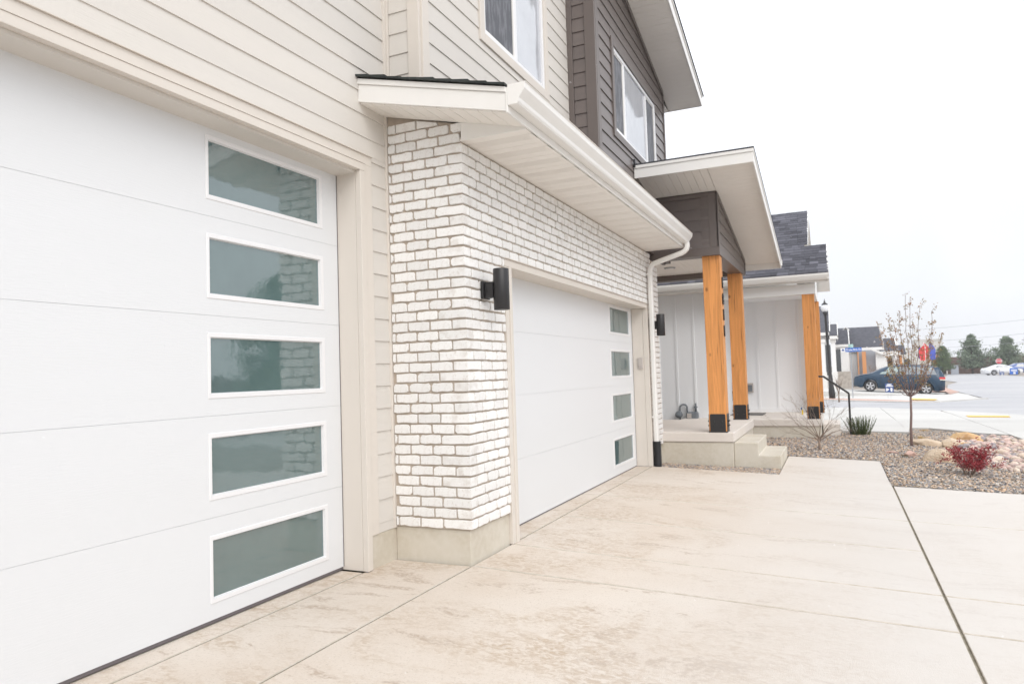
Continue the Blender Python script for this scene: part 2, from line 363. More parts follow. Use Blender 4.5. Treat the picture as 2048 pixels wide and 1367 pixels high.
# ================================================================== SETTING
def terrain():
    xs = [-400, -120, -60, -30, -15, -8, -4, -2.3, -1.5, -.7, 0, .5, 1, 1.5, 2, 2.5, 3, 4, 6, 9, 14, 20, 30, 50, 90, 200, 700]
    ys = [-60, -20, -8, -4, 0, 3, 6, 8, 9, 10, 11, 12, 13, 14, 15, 16, 17, 19, 22, 26, 30, 36, 43, 50, 55, 70, 90, 115, 160, 300, 600, 1500]
    mb = MB(); vs = [(x, y, G(x, y) - .06) for y in ys for x in xs]; n = len(xs)
    fs = [(j * n + i, j * n + i + 1, (j + 1) * n + i + 1, (j + 1) * n + i) for j in range(len(ys) - 1) for i in range(n - 1)]
    mb.add(vs, fs, 0, True); tag(part('ground', mb, 'earth', None), kind='structure')
terrain()

def drape(name, poly, dz, m, thick=0.0, step=2.0, parent=None, kind='structure', label=None, gz=G):
    bm = bmesh.new(); f = bm.faces.new([bm.verts.new((x, y, 0)) for x, y in poly])
    xs = [p[0] for p in poly]; ys = [p[1] for p in poly]
    def cuts(a, b):
        c = []; t = math.floor(a / step) * step + step
        while t < b: c.append(t); t += step
        return c
    for ax, lo, hi in ((0, min(xs), max(xs)), (1, min(ys), max(ys))):
        for c in cuts(lo, hi):
            co = Vector((0, 0, 0)); no = Vector((0, 0, 0)); co[ax] = c; no[ax] = 1
            bmesh.ops.bisect_plane(bm, geom=bm.verts[:] + bm.edges[:] + bm.faces[:], dist=1e-5, plane_co=co, plane_no=no)
    for v in bm.verts: v.co.z = gz(v.co.x, v.co.y) + dz
    bmesh.ops.recalc_face_normals(bm, faces=bm.faces)
    if sum(f.normal.z for f in bm.faces) < 0: bmesh.ops.reverse_faces(bm, faces=bm.faces)
    if thick:
        r = bmesh.ops.extrude_face_region(bm, geom=bm.faces[:])
        for v in [g for g in r['geom'] if isinstance(g, bmesh.types.BMVert)]: v.co.z += thick
        for v in bm.verts: v.co.z -= thick
        bmesh.ops.recalc_face_normals(bm, faces=bm.faces)
    me = bpy.data.meshes.new(name); bm.to_mesh(me); bm.free(); me.materials.append(M[m])
    o = bpy.data.objects.new(name, me); COL.objects.link(o)
    if parent: o.parent = parent
    elif kind: o['kind'] = kind
    if label: o['label'] = label
    return o

# driveway: slabs with tooled joints and one open expansion joint
drv = drape('driveway', [(-3.3, -4), (7, -4), (7, 9.05), (.5, 9.05), (.5, 9.38), (-2.26, 9.38), (-2.5, 9.3), (-3.3, 9.3)], -.013, 'joint', step=.25)
slab_rects = []
jl = [-4, -1.0, 2.2, 4.265, 4.90, 6.0, 7.10, 9.39]
for a, b in zip(jl, jl[1:]): slab_rects.append((-2.252, .507, a, b))
jr = [-4, -1.0, 2.2, 4.265, 4.90, 7.10, 9.06]
for a, b in zip(jr, jr[1:]):
    slab_rects.append((.517, 3.4, a, b)); slab_rects.append((3.41, 7.0, a, b))
slab_rects += [(-2.86, -2.258, -4, 4.255)]
slab_rects += [(-3.3, -2.868, -4, 3.90)]
slab_rects += [(-2.236 - .26, -2.258, 5.005, 7.1), (-2.236 - .26, -2.258, 7.106, 9.33)]
slab_rects += [(-2.84, -2.256, 4.1, 4.1)]
for (x0, x1, y0, y1) in slab_rects:
    if y1 - y0 < .05: continue
    g = .0036; e = .008
    mb = MB(); 
    def z(x): return DZ(x)
    gx_ = .002
    P = [(x0 + gx_, y0 + g), (x1 - gx_, y0 + g), (x1 - gx_, y1 - g), (x0 + gx_, y1 - g)]
    Q = [(x0 + gx_ + .004, y0 + g + e), (x1 - gx_ - .004, y0 + g + e), (x1 - gx_ - .004, y1 - g - e), (x0 + gx_ + .004, y1 - g - e)]
    vs = [(x, y, z(x) - .1) for x, y in P] + [(x, y, z(x) - .004) for x, y in P] + [(x, y, z(x)) for x, y in Q]
    fs = [(0, 1, 5, 4), (1, 2, 6, 5), (2, 3, 7, 6), (3, 0, 4, 7), (4, 5, 9, 8), (5, 6, 10, 9), (6, 7, 11, 10), (7, 4, 8, 11), (8, 9, 10, 11)]
    mb.add(vs, fs); mb.m = [1, 1, 1, 1, 2, 2, 2, 2, 0]; part('slab', mb, ['drive', 'joint', 'joint_dirt'], drv)
mb = MB(); mb.v = []
wk = tag(part('walkway', MB().prism([(-.700, -1.319), (.500, -1.369), (.500, -1.5), (-.700, -1.5)], 'y', 9.40, 11.35), 'drive', None, bevel=.006), kind='structure')

# neighbour's drive, street, far pavements
nd = drape('neighbour_driveway', [(-.55, 17.0), (0.0, 16.85), (1.25, 16.45), (1.30, 16.72), (1.33, 22), (1.36, 29.2), (.65, 29.6), (-3, 29.6), (-3, 17.3)], .035, 'walk', thick=.14)
drape('sidewalk_slab', [(1.262, 16.46), (1.39, 17.8), (1.75, 17.75), (2.12, 17.05), (2.39, 16.32), (2.86, 15.93), (2.96, 24.5), (2.87, 27.0), (1.375, 29.0), (1.345, 22)], .035, 'walk', thick=.14, parent=nd)
drape('sidewalk_slab', [(2.875, 15.9), (2.9, 15.0), (3.2, 13.4), (4.2, 12.6), (9.0, 12.0), (9.0, 17.6), (6.5, 20.2), (4.57, 23.3), (2.975, 26.6), (2.975, 24.5)], .035, 'walk', thick=.14, parent=nd)
drape('road', [(-3, 29.75), (.68, 29.75), (2.92, 27.15), (4.6, 23.6), (6.6, 20.4), (9.1, 17.7), (9.1, 8), (16, 8), (60, 8), (200, 100), (200, 104), (20.5, 104), (21.5, 137), (14.9, 137), (16.0, 132), (10.6, 92), (10.6, 81), (8.7, 72), (7.45, 62), (7.0, 52), (6.5, 40.3), (4.05, 36.2), (2.86, 35.9), (.84, 38.4), (-.65, 41.0), (-3, 41)], -.03, 'asphalt', step=4)
drape('kerb', [(-3, 41.0), (-.65, 41.0), (.84, 38.4), (2.86, 35.9), (4.05, 36.2), (6.5, 40.3), (6.25, 40.6), (4.0, 36.55), (2.95, 36.3), (.95, 38.8), (-.6, 41.5), (-3, 41.5)], .02, 'walk', thick=.12)
fd = drape('far_sidewalk', [(-3, 43.9), (-.5, 43.6), (1.6, 41.0), (3.0, 37.8), (4.0, 36.6), (6.2, 40.6), (6.6, 47), (6.7, 51.8), (5.6, 47.2), (2.9, 47.0), (.2, 47.5), (-3, 47.8)], .015, 'walk', thick=.1)
def gz_van(X, Y):
    t = min(max((X - 1.0) / 4.2, -.8), 1.2); return -1.665 - .25 * t - .03
drape('far_driveway', [(-4, 47.5), (5.7, 46.9), (6.4, 49.5), (6.2, 53), (-4, 53.5)], 0, 'walk', thick=.3, gz=gz_van, step=1)
bedfar = drape('far_gravel_bed', [(-3, 41.55), (-.55, 41.55), (1.0, 38.9), (2.9, 36.35), (3.95, 36.6), (2.95, 37.7), (1.5, 40.9), (-.55, 43.5), (-3, 43.8)], .02, 'boulder_pink', step=3)
drape('far_gravel_verge', [(5.8, 47.2), (6.9, 52), (7.35, 62), (8.5, 72), (8.0, 74), (6.0, 60), (5.5, 53.2), (6.25, 52.9)], .03, 'boulder_pink', step=3)
for pts in ([(3.31, 40.4), (4.22, 38.5), (3.94, 37.0), (3.1, 38.1)], [(3.15, 22.93), (4.08, 22.67), (3.99, 21.95), (3.1, 22.1)]):
    drape('tactile_paving', pts, .045, 'yellow', step=20)

# ================================================================== TOWNHOUSE
TH = thing('townhouse', (-3.2, 6.0, -1.25), 'cream and brown townhouse with whitewashed brick garage front, filling the left of the picture', 'house')
def tp(name, mb, mats, parent=None, **k): return part(name, mb, mats, parent or TH, **k)

# hidden body, kept behind every facing
mb = MB()
mb.box(-9, -3.13, -3.0, 13.0, -1.5, 6.2)
mb.box(-3.13, -2.62, 4.32, 7.5, 1.95, 6.2); mb.box(-3.13, -2.35, 7.52, 10.93, 1.95, 5.2)
mb.box(-3.13, -2.52, 4.9, 9.6, -1.4, 1.5)
tp('wall', mb, 'cream')
# sheathing that carries the siding of the first garage
mb = MB(); mb.box(-3.13, -2.866, -3.0, .90, -1.24, 1.38); mb.box(-3.13, -2.866, 3.93, 4.30, -1.04, 1.38); mb.box(-3.13, -2.866, -3.0, 4.32, 1.38, 6.2)
tp('wall', mb, 'cream')
tp('foundation', MB().box(-3.13, -2.845, 3.957, 4.30, -1.6, -1.032), 'foundation'); tp('foundation', MB().box(-3.13, -2.845, -3, .82, -1.6, -1.032), 'foundation')

# ---- lap siding
def boards(z0, z1, base, pitch): 
    k = math.ceil((z0 - base) / pitch - 1e-6); out = []
    lo = z0
    zz = base + k * pitch
    if zz - z0 > .012: out.append((z0, zz))
    while zz < z1 - .012: out.append((zz, min(zz + pitch, z1))); zz += pitch
    return out
def intervals(a, b, z0, z1, holes):
    segs = [(a, b)]
    for (h0, h1, y0, y1) in holes:
        if z1 > y0 and z0 < y1:
            ns = []
            for s0, s1 in segs:
                if h0 > s0: ns.append((s0, min(h0, s1)))
                if h1 < s1: ns.append((max(h1, s0), s1))
            segs = [q for q in ns if q[1] - q[0] > .01]
    return segs
def siding_x(X, a, b, z0, z1, base, pitch, m, holes=(), top=None, proud=.021, parent=None):
    wd = .0120 if m == 'brown' else .0085
    """front-facing siding (faces +X); each board its own piece"""
    for (p, q) in boards(z0, z1, base, pitch):
        for (h0, h1, y0, y1) in holes:
            if p + .004 < y0 < q: _board(X, h0, h1, p, y0, p, pitch, proud, m, parent)
            if p < y1 < q - .004: _board(X, h0, h1, y1, q, p, pitch, proud, m, parent)
        for (s0, s1) in intervals(a, b, p, q, holes):
            j = random.uniform(-.0008, .0008); mb = MB()
            if top:
                t0, t1 = top(s0), top(s1)
                if min(t0, t1) < q + .02:
                    if max(t0, t1) <= p + .005: continue
                    # clip board by the sloping line (height falls with Y)
                    def ycross(zv):
                        return s0 + (t0 - zv) * (s1 - s0) / (t0 - t1) if abs(t0 - t1) > 1e-6 else s1
                    yb = min(s1, ycross(p)); yt = min(s1, max(s0, ycross(q)))
                    zt0 = min(q + .012, t0)
                    poly = [(s0, p), (yb, p)]
                    if yb >= s1 - 1e-6: poly.append((s1, max(p + .001, min(q, t1))))
                    poly += [(yt, min(q, t0)), (s0, min(q, t0))]
                    pp = [poly[0]]
                    for w in poly[1:]:
                        if (Vector(w) - Vector(pp[-1])).length > .004: pp.append(w)
                    if len(pp) < 3: continue
                    n = len(pp)
                    xf = lambda zv: X + proud - wd * (zv - p) / pitch
                    vs = [(X - .02, y, zv) for y, zv in pp] + [(xf(zv), y, zv) for y, zv in pp]
                    mb.add(vs, [tuple(range(n))[::-1], tuple(range(n, 2 * n))] + [(i, (i + 1) % n, n + (i + 1) % n, n + i) for i in range(n)])
                    tp('siding_board', mb, m, parent); continue
            h = q - p
            pts = [(X - .015, p + j), (X + proud, p + j), (X + proud - wd * h / pitch, q + .0), (X - .015, q)]
            vs = [(x, s0, z) for x, z in pts] + [(x, s1, z) for x, z in pts]
            mb.add(vs, [(0, 1, 2, 3)[::-1], (4, 5, 6, 7)] + [(i, (i + 1) % 4, 4 + (i + 1) % 4, 4 + i) for i in range(4)])
            tp('siding_board', mb, m, parent)
def _board(X, s0, s1, p, q, base_p, pitch, proud, m, parent):
    f = lambda z: X + proud - .0085 * (z - base_p) / pitch
    pts = [(X - .015, p), (f(p), p), (f(q), q), (X - .015, q)]
    vs = [(x, s0, z) for x, z in pts] + [(x, s1, z) for x, z in pts]
    mb = MB().add(vs, [(0, 1, 2, 3)[::-1], (4, 5, 6, 7)] + [(i, (i + 1) % 4, 4 + (i + 1) % 4, 4 + i) for i in range(4)]); tp('siding_board', mb, m, parent)
def siding_y(Y, a, b, z0, z1, base, pitch, m, proud=.021, parent=None, top=None):
    """siding that faces -Y"""
    for (p, q) in boards(z0, z1, base, pitch):
        if top and p > top: continue
        h = q - p; mb = MB()
        pts = [(Y + .015, p), (Y - proud, p), (Y - proud + (.0125 if m == 'brown' else .0085) * h / pitch, q), (Y + .015, q)]
        vs = [(a, y, z) for y, z in pts] + [(b, y, z) for y, z in pts]
        mb.add(vs, [(0, 1, 2, 3), (4, 5, 6, 7)[::-1]] + [(i, 4 + i, 4 + (i + 1) % 4, (i + 1) % 4) for i in range(4)])
        tp('siding_board', mb, m, parent)
def trim(x0, x1, y0, y1, z0, z1, m='cream_trim', parent=None, bev=.0025, name='trim_board'):
    return tp(name, MB().box(x0, x1, y0, y1, z0, z1), m, parent, bevel=bev)
PB, PI_ = 2.564, .1535
siding_x(-2.864, -3.0, 4.236, 1.525, 6.0, PB, PI_, 'cream')
siding_x(-2.864, 4.05, 4.236, -1.03, 1.525, PB, PI_, 'cream')
siding_x(-2.864, -3.0, .79, -1.03, 1.525, PB, PI_, 'cream')
trim(-2.866, -2.832, 4.236, 4.262, -1.03, 6.0)       # inside corner
trim(-2.866, -2.822, 4.262, 4.300, 1.6, 6.0)
# garage 1 casing: outer flat board, inner brick-mould, jambs
trim(-2.866, -2.834, 3.958, 4.048, -1.03, 1.448); trim(-2.866, -2.834, .792, .842, -1.03, 1.448)
trim(-2.866, -2.834, .792, 4.048, 1.448, 1.512)
tp('drip_edge', MB().box(-2.866, -2.822, .78, 4.056, 1.5125, 1.5175), 'cream_trim')
trim(-2.866, -2.824, 3.906, 3.956, -1.246, 1.396); trim(-2.866, -2.824, .844, .894, -1.246, 1.396)
trim(-2.866, -2.824, .844, 3.956, 1.3975, 1.4465)
tp('drip_edge', MB().box(-2.836, -2.820, .84, 3.962, 1.4467, 1.4500), 'cream_trim')
tp('jamb', MB().box(-3.05, -2.868, 3.907, 3.93, -1.246, 1.396), 'cream_trim', bevel=.002)
tp('jamb', MB().box(-3.05, -2.868, .87, .893, -1.246, 1.396), 'cream_trim', bevel=.002)
tp('jamb', MB().box(-3.05, -2.868, .87, 3.93, 1.398, 1.42), 'cream_trim', bevel=.002)
tp('shim', MB().box(-2.852, -2.836, 3.91, 3.955, -1.2485, -1.2465), 'tape_blue')

# ---- sectional garage doors
def garage_door(X, y0, y1, zb, seams, top, wins, gl, label):
    d = bpy.data.objects.new('garage_door', None); COL.objects.link(d); d.parent = TH; d.matrix_parent_inverse = Matrix.Translation(-worldloc(TH)); d['label'] = label
    zs = [zb + .018] + seams + [top]
    (wf0, wf1, wg0, wg1) = wins; P = seams[-1] - seams[-2]
    for i, (a, b) in enumerate(zip(zs, zs[1:])):
        mb = MB(); g = .0009
        zc = seams[-1] + P * .5 - (len(seams) - i) * P   # centre line of this section's window
        h0, h1 = zc - .146, zc + .146
        top_ = min(b - g, 9)
        # section with a window opening
        mb.box(X - .045, X, y0, wg0 - .004, a + g, top_); mb.box(X - .045, X, wg1 + .004, y1, a + g, top_)
        mb.box(X - .045, X, wg0 - .004, wg1 + .004, a + g, h0 - .003); mb.box(X - .045, X, wg0 - .004, wg1 + .004, h1 + .003, top_)
        # recessed tongue behind each joint
        mb.box(X - .04, X - .0035, y0, y1, b - .006, b + .006) if i < len(zs) - 2 else None
        tp('door_panel', mb, 'door_white', d)
        fr = MB()
        o0, o1 = zc - .176, zc + .176; t = .006
        def ring(ya, yb, za, zb_, yc, yd, zc_, zd, x0, x1, x2):
            # outer ring at x0->x1, inner edge x2
            vs = [(x0, ya, za), (x0, yb, za), (x0, yb, zb_), (x0, ya, zb_), (x1, ya + .003, za + .003), (x1, yb - .003, za + .003), (x1, yb - .003, zb_ - .003), (x1, ya + .003, zb_ - .003),
                  (x1, yc - .006, zc_ - .006), (x1, yd + .006, zc_ - .006), (x1, yd + .006, zd + .006), (x1, yc - .006, zd + .006), (x2, yc, zc_), (x2, yd, zc_), (x2, yd, zd), (x2, yc, zd)]
            fs = []
            for r in range(3):
                for k in range(4): fs.append((r * 4 + k, r * 4 + (k + 1) % 4, (r + 1) * 4 + (k + 1) % 4, (r + 1) * 4 + k))
            fr.add(vs, fs)
        ring(wf0, wf1, o0, o1, wg0, wg1, h0, h1, X + .0005, X + .004, X - .012)
        tp('window_frame', fr, 'frame_white', d)
        tp('pane', MB().box(X - .022, X - .012, wg0 - .002, wg1 + .002, h0 - .002, h1 + .002), gl, d)
    tp('bottom_seal', MB().box(X - .04, X - .004, y0, y1, zb + .0, zb + .0175), 'seal', d)
    tp('side_seal', MB().box(X - .006, X + .003, y1 + .0, y1 + .004, zb + .02, top), 'seal', d)
    return d
garage_door(-3.022, .9, 3.902, -1.243, [-.6997, -.1667, .3668, .9000], 1.44, (2.795, 3.752, 2.820, 3.716), 'glass_door', 'white garage door of five sections with a column of windows at its right')
garage_door(-2.45, 4.95, 9.330, -1.256, [-.703, -.1695, .364], .88, (8.28, 9.255, 8.335, 9.205), 'glass_door', 'white garage door of four sections set in the brick front')

# garage 2 casing
trim(-2.30, -2.236, 4.885, 4.945, -1.25, .818, bev=.003); trim(-2.30, -2.228, 4.945, 4.992, -1.25, .818, bev=.003)
trim(-2.30, -2.236, 4.885, 9.40, .820, .878, bev=.003); tp('drip_edge', MB().box(-2.30, -2.222, 4.878, 9.41, .8785, .883), 'cream_trim')
trim(-2.30, -2.236, 9.336, 9.400, -1.25, .818, bev=.003)
tp('jamb', MB().box(-2.49, -2.302, 9.337, 9.360, -1.25, .818), 'cream_trim', bevel=.002)
tp('jamb', MB().box(-2.49, -2.302, 4.965, 4.990, -1.25, .818), 'cream_trim', bevel=.002)
tp('jamb', MB().box(-2.49, -2.302, 4.965, 9.360, .8205, .84), 'cream_trim', bevel=.002)
# keypad on the right jamb
kp = thing('door_keypad', (-2.345, 9.335, .03), 'small grey keypad on the cream jamb right of the brick-framed garage door', 'keypad')
part('case', MB().box(-2.378, -2.315, 9.312, 9.336, .028, .172), 'keypad', kp, bevel=.006)
part('cover', MB().box(-2.372, -2.321, 9.304, 9.311, .06, .165), 'keypad', kp, bevel=.003)

# ---- brick veneer with the wall behind it
mb = MB(); MXF, MYF = -2.252, 4.257    # faces of the mortar
mb.box(-2.52, MXF, MYF, 4.884, -1.02, 1.591); mb.box(-2.52, MXF, 4.884, 9.402, .884, 1.591); mb.box(-2.52, MXF, 9.402, 10.03, -1.02, 1.505)
mb.box(-2.52, MXF, 9.402, 9.62, 1.505, 1.591)
mb.prism([(-2.80, -1.02), (-2.52, -1.02), (-2.52, 1.788), (-2.80, 1.856)], 'y', MYF, 4.33)
mb.prism([(-2.52, 1.5912), (MXF, 1.5912), (MXF, 1.712), (-2.52, 1.785)], 'y', MYF, 4.33)
mb.box(-2.8315, -2.80, MYF, 4.30, -1.02, 1.86)
tp('mortar', mb, 'mortar')
tp('foundation', MB().box(-2.8445, -2.262, 4.266, 4.884, -1.6, -1.021), 'foundation', bevel=.006); tp('foundation', MB().box(-2.60, -2.262, 9.404, 10.0, -1.6, -1.021), 'foundation', bevel=.006)
BD, CH, BL, BH = .015, .0703, .1745, .0575
def outline(L_, H_, rng, r=.008, corner=None):
    """irregular rounded rectangle (u right, v up), optional extra points at u=corner"""
    j = lambda a=.0022: rng.uniform(-a, a)
    r1 = [rng.choice([r * .6, r * 1.1, r * 1.9]) if rng.random() < .42 else r * .32 for _ in range(4)]
    k = lambda: j(.0034)
    b = [(r1[0], j()), (L_ * .25, k()), (L_ * .5, k()), (L_ * .75, k()), (L_ - r1[1], j()), (L_ + j(), r1[1]), (L_ + j(), H_ - r1[2]), (L_ - r1[2], H_ + j()),
         (L_ * .75, H_ + k()), (L_ * .5, H_ + k()), (L_ * .25, H_ + k()), (r1[3], H_ + j()), (j(), H_ - r1[3]), (j(), r1[0])]
    return b
def brick_mesh(L_, rng):
    o = outline(L_, BH, rng); n = len(o); cx, cy = L_ / 2, BH / 2; mb = MB()
    ins = [(cx + (u - cx) * (1 - .0035 / max(L_ / 2, .02)), cy + (v - cy) * (1 - .003 / (BH / 2))) for u, v in o]
    t = rng.uniform(-.003, .002)
    vs = [(u, v, 0) for u, v in o] + [(u, v, BD - .0028 + t) for u, v in o] + [(u, v, BD + t + rng.uniform(-.0006, .0006)) for u, v in ins]
    fs = [(i, (i + 1) % n, n + (i + 1) % n, n + i) for i in range(n)] + [(n + i, n + (i + 1) % n, 2 * n + (i + 1) % n, 2 * n + i) for i in range(n)] + [tuple(range(2 * n, 3 * n))]
    mb.add(vs, fs); return mb
_bc = {}
rb = random.Random(3)
def brick_var(L_):
    k = round(L_ * 200) / 200
    if k not in _bc: _bc[k] = []
    if len(_bc[k]) < (9 if abs(k - .165) < .004 else 3):
        mb = brick_mesh(k, rb); _bc[k].append((mb, mb.mesh('brick', 'brick')))
    return rb.choice(_bc[k]) if len(_bc[k]) >= (9 if abs(k - .165) < .004 else 3) else _bc[k][-1]
bricks = []   # (score, mb, mesh, matrix)
def put_brick(L_, face, s, z):
    mb_, me = brick_var(L_)
    if face == 'x': m4 = Matrix(((0, 0, 1, MXF), (1, 0, 0, s), (0, 1, 0, z), (0, 0, 0, 1)))
    else: m4 = Matrix(((1, 0, 0, s), (0, 0, -1, MYF), (0, 1, 0, z), (0, 0, 0, 1)))
    c = m4 @ Vector((L_ / 2, .03, 0)); vd = c.normalized(); n = Vector((1, 0, 0)) if face == 'x' else Vector((0, -1, 0))
    sc = L_ * abs(vd.dot(n)) / c.length_squared
    bricks.append((sc, mb_, me, m4))
def corner_brick(a, b, z):
    """wraps the outside corner: a along the side face, b along the front"""
    rng = rb; L_ = a + b; o = outline(L_, BH, rng); n0 = [(u - a, v) for u, v in o]
    # insert corner points on bottom and top edges
    
    pts = []
    for i, p in enumerate(n0):
        q = n0[(i + 1) % len(n0)]; pts.append(p)
        if (p[0] < -.001 and q[0] > .001) or (p[0] > .001 and q[0] < -.001):
            t = (0 - p[0]) / (q[0] - p[0]); pts.append((0.0, p[1] + t * (q[1] - p[1])))
    n = len(pts); mu = (b - a) / 2
    def P(u, v, w):
        if u < -1e-6: return (MXF + u, MYF - w, z + v)
        if u > 1e-6: return (MXF + w, MYF + u, z + v)
        return (MXF + w, MYF - w, z + v)
    def ins(u, v):
        uu = mu + (u - mu) * (1 - .004 / (L_ / 2)) if abs(u) > 1e-6 else 0.0
        return uu, BH / 2 + (v - BH / 2) * (1 - .003 / (BH / 2))
    vs = [P(u, v, 0) for u, v in pts] + [P(u, v, BD - .0028) for u, v in pts] + [P(*ins(u, v), BD) for u, v in pts]
    fs = [(i, (i + 1) % n, n + (i + 1) % n, n + i) for i in range(n)] + [(n + i, n + (i + 1) % n, 2 * n + (i + 1) % n, 2 * n + i) for i in range(n)]
    zi = [i for i, p in enumerate(pts) if abs(p[0]) < 1e-6]
    if len(zi) == 2:
        i0, i1 = zi; A = list(range(i0, i1 + 1)); B = list(range(i1, n)) + list(range(0, i0 + 1))
        fs += [tuple(2 * n + k for k in A), tuple(2 * n + k for k in B)]
    mb = MB(); mb.add(vs, fs); bricks.append((9, mb, mb.mesh('brick', 'brick'), Matrix.Identity(4)))
nrow = 37; GAPB = .0125
Y_END = 10.03
for k in range(40):
    z = -1.012 + k * CH; odd = k % 2
    zt = z + BH
    if zt < 1.60:
        a, b = (.092, .192) if odd else (.198, .078)
        corner_brick(a, b, z); ys = 4.257 + b + GAPB; xs = MXF - a - GAPB
    else:
        ys = 99; xs = MXF + .004 - (0 if odd else .085)
        if not odd and zt < 1.72: put_brick(.08, 'y', MXF - .08 + .012, z)
        xs = MXF - .0 if odd else MXF - .085
    # front
    y = ys
    holes = [(4.884, 9.402)] if z < .884 else []
    lim = (Y_END if zt < 1.50 else 9.62)
    while y < lim - .02 and zt < 1.592:
        L_ = BL - GAPB + rb.uniform(-.012, .012); e = min(y + L_, lim)
        if holes:
            h0, h1 = holes[0]
            if y < h0 < e: e = h0 - .004
            elif h0 <= y < h1 or (e > h0 and y < h1): y = h1 + .006 - (0 if odd else 0); e = min(y + (L_ if odd else L_ * .5), lim)
        if e - y > .018: put_brick(e - y, 'x', y, z)
        y = (e if e - y > .018 else e) + GAPB
        if holes and abs(e - (holes[0][0] - .004)) < 1e-6: y = holes[0][0] + .001
    # side
    x = xs
    while x > -2.828 + .012:
        L_ = BL - GAPB + rb.uniform(-.004, .004); s = max(x - L_, -2.826)
        top = 1.852 - .25 * ((s + x) / 2 + 2.80) * 1.03
        tmin = 1.70 + .25 * (MXF - x)
        tL = 1.704 + .245 * (MXF - s); tR = 1.704 + .245 * (MXF - x)
        if x - s > .012 and z + .014 < tL:
            if zt > tR - .002:
                hl = min(BH, tL - z); hr = min(BH, tR - z); px_ = x - .001; pl = s + .001
                if hr < .008:
                    px_ = s + (x - s) * max(.15, (tL - z - .008) / max(tL - tR, 1e-4)); px_ = min(px_, x - .001); hr = .008
                mbk = MB().prism([(pl, z), (px_, z), (px_, z + hr), (pl, z + hl)], 'y', MYF - BD, MYF)
                bricks.append((5, mbk, mbk.mesh('brick', 'brick'), Matrix.Identity(4)))
            else: put_brick(x - s, 'y', s, z)
        x = s - GAPB
bricks.sort(key=lambda b: -b[0])
for sc, mb_, me, m4 in bricks[:300]:
    o = bpy.data.objects.new('brick', me); COL.objects.link(o); o.parent = TH; o.matrix_parent_inverse = Matrix.Translation(-worldloc(TH)); o.matrix_basis = m4
rest = MB()
for sc, mb_, me, m4 in bricks[300:]:
    rest.add([m4 @ Vector(p) for p in mb_.v], mb_.f)
if rest.v: tp('brick_field', rest, 'brick', kind='stuff')

# ---- lower roof over the brick garage
rx0, rx1 = -2.86, -1.762
def rz(x): return 1.768 + .25 * (-1.766 - x)
rf = tp('lower_roof', MB().prism([(rx0, rz(rx0) - .03), (rx1, rz(rx1) - .03), (rx1, rz(rx1) - .012), (rx0, rz(rx0) - .012)], 'y', 3.955, 9.49), 'roof_dark')
tp('fascia', MB().prism([(-2.848, 1.868), (-1.762, 1.609), (-1.762, 1.722), (-2.848, 1.988)], 'y', 3.935, 3.953), 'white_metal', bevel=.002)
tp('fascia', MB().prism([(-2.848, 1.9885), (-1.758, 1.7225), (-1.758, 1.756), (-2.848, 2.026)], 'y', 3.925, 3.956), 'white_metal', bevel=.002, label='white drip edge along the rake')
tp('fascia', MB().box(-1.760, -1.746, 3.93, 9.48, 1.595, 1.752), 'white_metal', bevel=.002)
# sloping rake soffit: narrow panels laid along the slope
for i in range(11):
    xa = -2.846 + i * .0985; xb = min(xa + .0945, -1.764)
    if xb - xa < .01: continue
    za, zb_ = 1.8600 + .2385 * (-2.85 - xa), 1.8600 + .2385 * (-2.85 - xb)
    tp('soffit_panel', MB().prism([(xa, za), (xb, zb_), (xb, zb_ + .012), (xa, za + .012)], 'y', 3.954, 4.238), 'soffit')
tp('soffit_panel', MB().prism([(-2.85, 1.877), (-1.762, 1.617), (-1.762, 1.63), (-2.85, 1.89)], 'y', 3.954, 4.238), 'soffit_shade', label='sheet painted as the shade behind the panel joints')
# boxed return at the corner
tp('soffit_return', MB().prism([(-2.236, 1.588), (-1.762, 1.588), (-1.762, 1.606), (-2.236, 1.718)], 'y', 4.236, 4.250), 'white_metal', bevel=.002)
# eave soffit, panels across, every third one perforated
y = 4.252; i = 0
while y < 9.46:
    y2 = min(y + .0975, 9.47); perf = i % 3 == 1
    mb = MB()
    if perf:
        for r_ in range(7):
            ya = y + r_ * (y2 - y) / 7; mb.box(-1.764, -2.2512, ya, ya + (y2 - y) / 7 * .76, 1.592, 1.604)
        mb.box(-1.764, -1.80, y, y2 - .004, 1.5921, 1.603); mb.box(-2.20, -2.2512, y, y2 - .004, 1.5921, 1.603)
    else: mb.box(-1.764, -2.2512, y, y2 - .004, 1.592, 1.604)
    tp('soffit_panel', mb, 'soffit'); y = y2; i += 1
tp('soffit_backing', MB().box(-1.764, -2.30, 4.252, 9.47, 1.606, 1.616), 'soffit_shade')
# shingles: the tabs at the rake edge singly, the field as one part
sh = random.Random(11); field = MB()
for r_ in range(9):
    xa = -1.755 - r_ * .123; za = rz(xa); y = 3.905
    first = True
    while y < 9.5:
        w = sh.uniform(.16, .32); y2 = min(y + w, 9.5); t = sh.uniform(.006, .014) + (.006 if sh.random() < .4 else 0); xb = xa - .14
        c = sh.uniform(.05, .10); pts = [(xa, za - .004), (xa, za + t), (xb, rz(xb) + t * .5), (xb, rz(xb) - .004)]
        if first:
            m_ = MB().prism(pts, 'y', y + sh.uniform(-.004, .008), y2 - .004, col=(c * .55, c * .62, c * .58)); tp('shingle', m_, 'roofing', rf); first = False
        else: field.prism(pts, 'y', y, y2 - .004, col=(c, c, c * 1.12))
        y = y2
tp('shingle_field', field, 'roofing', rf, kind='stuff')
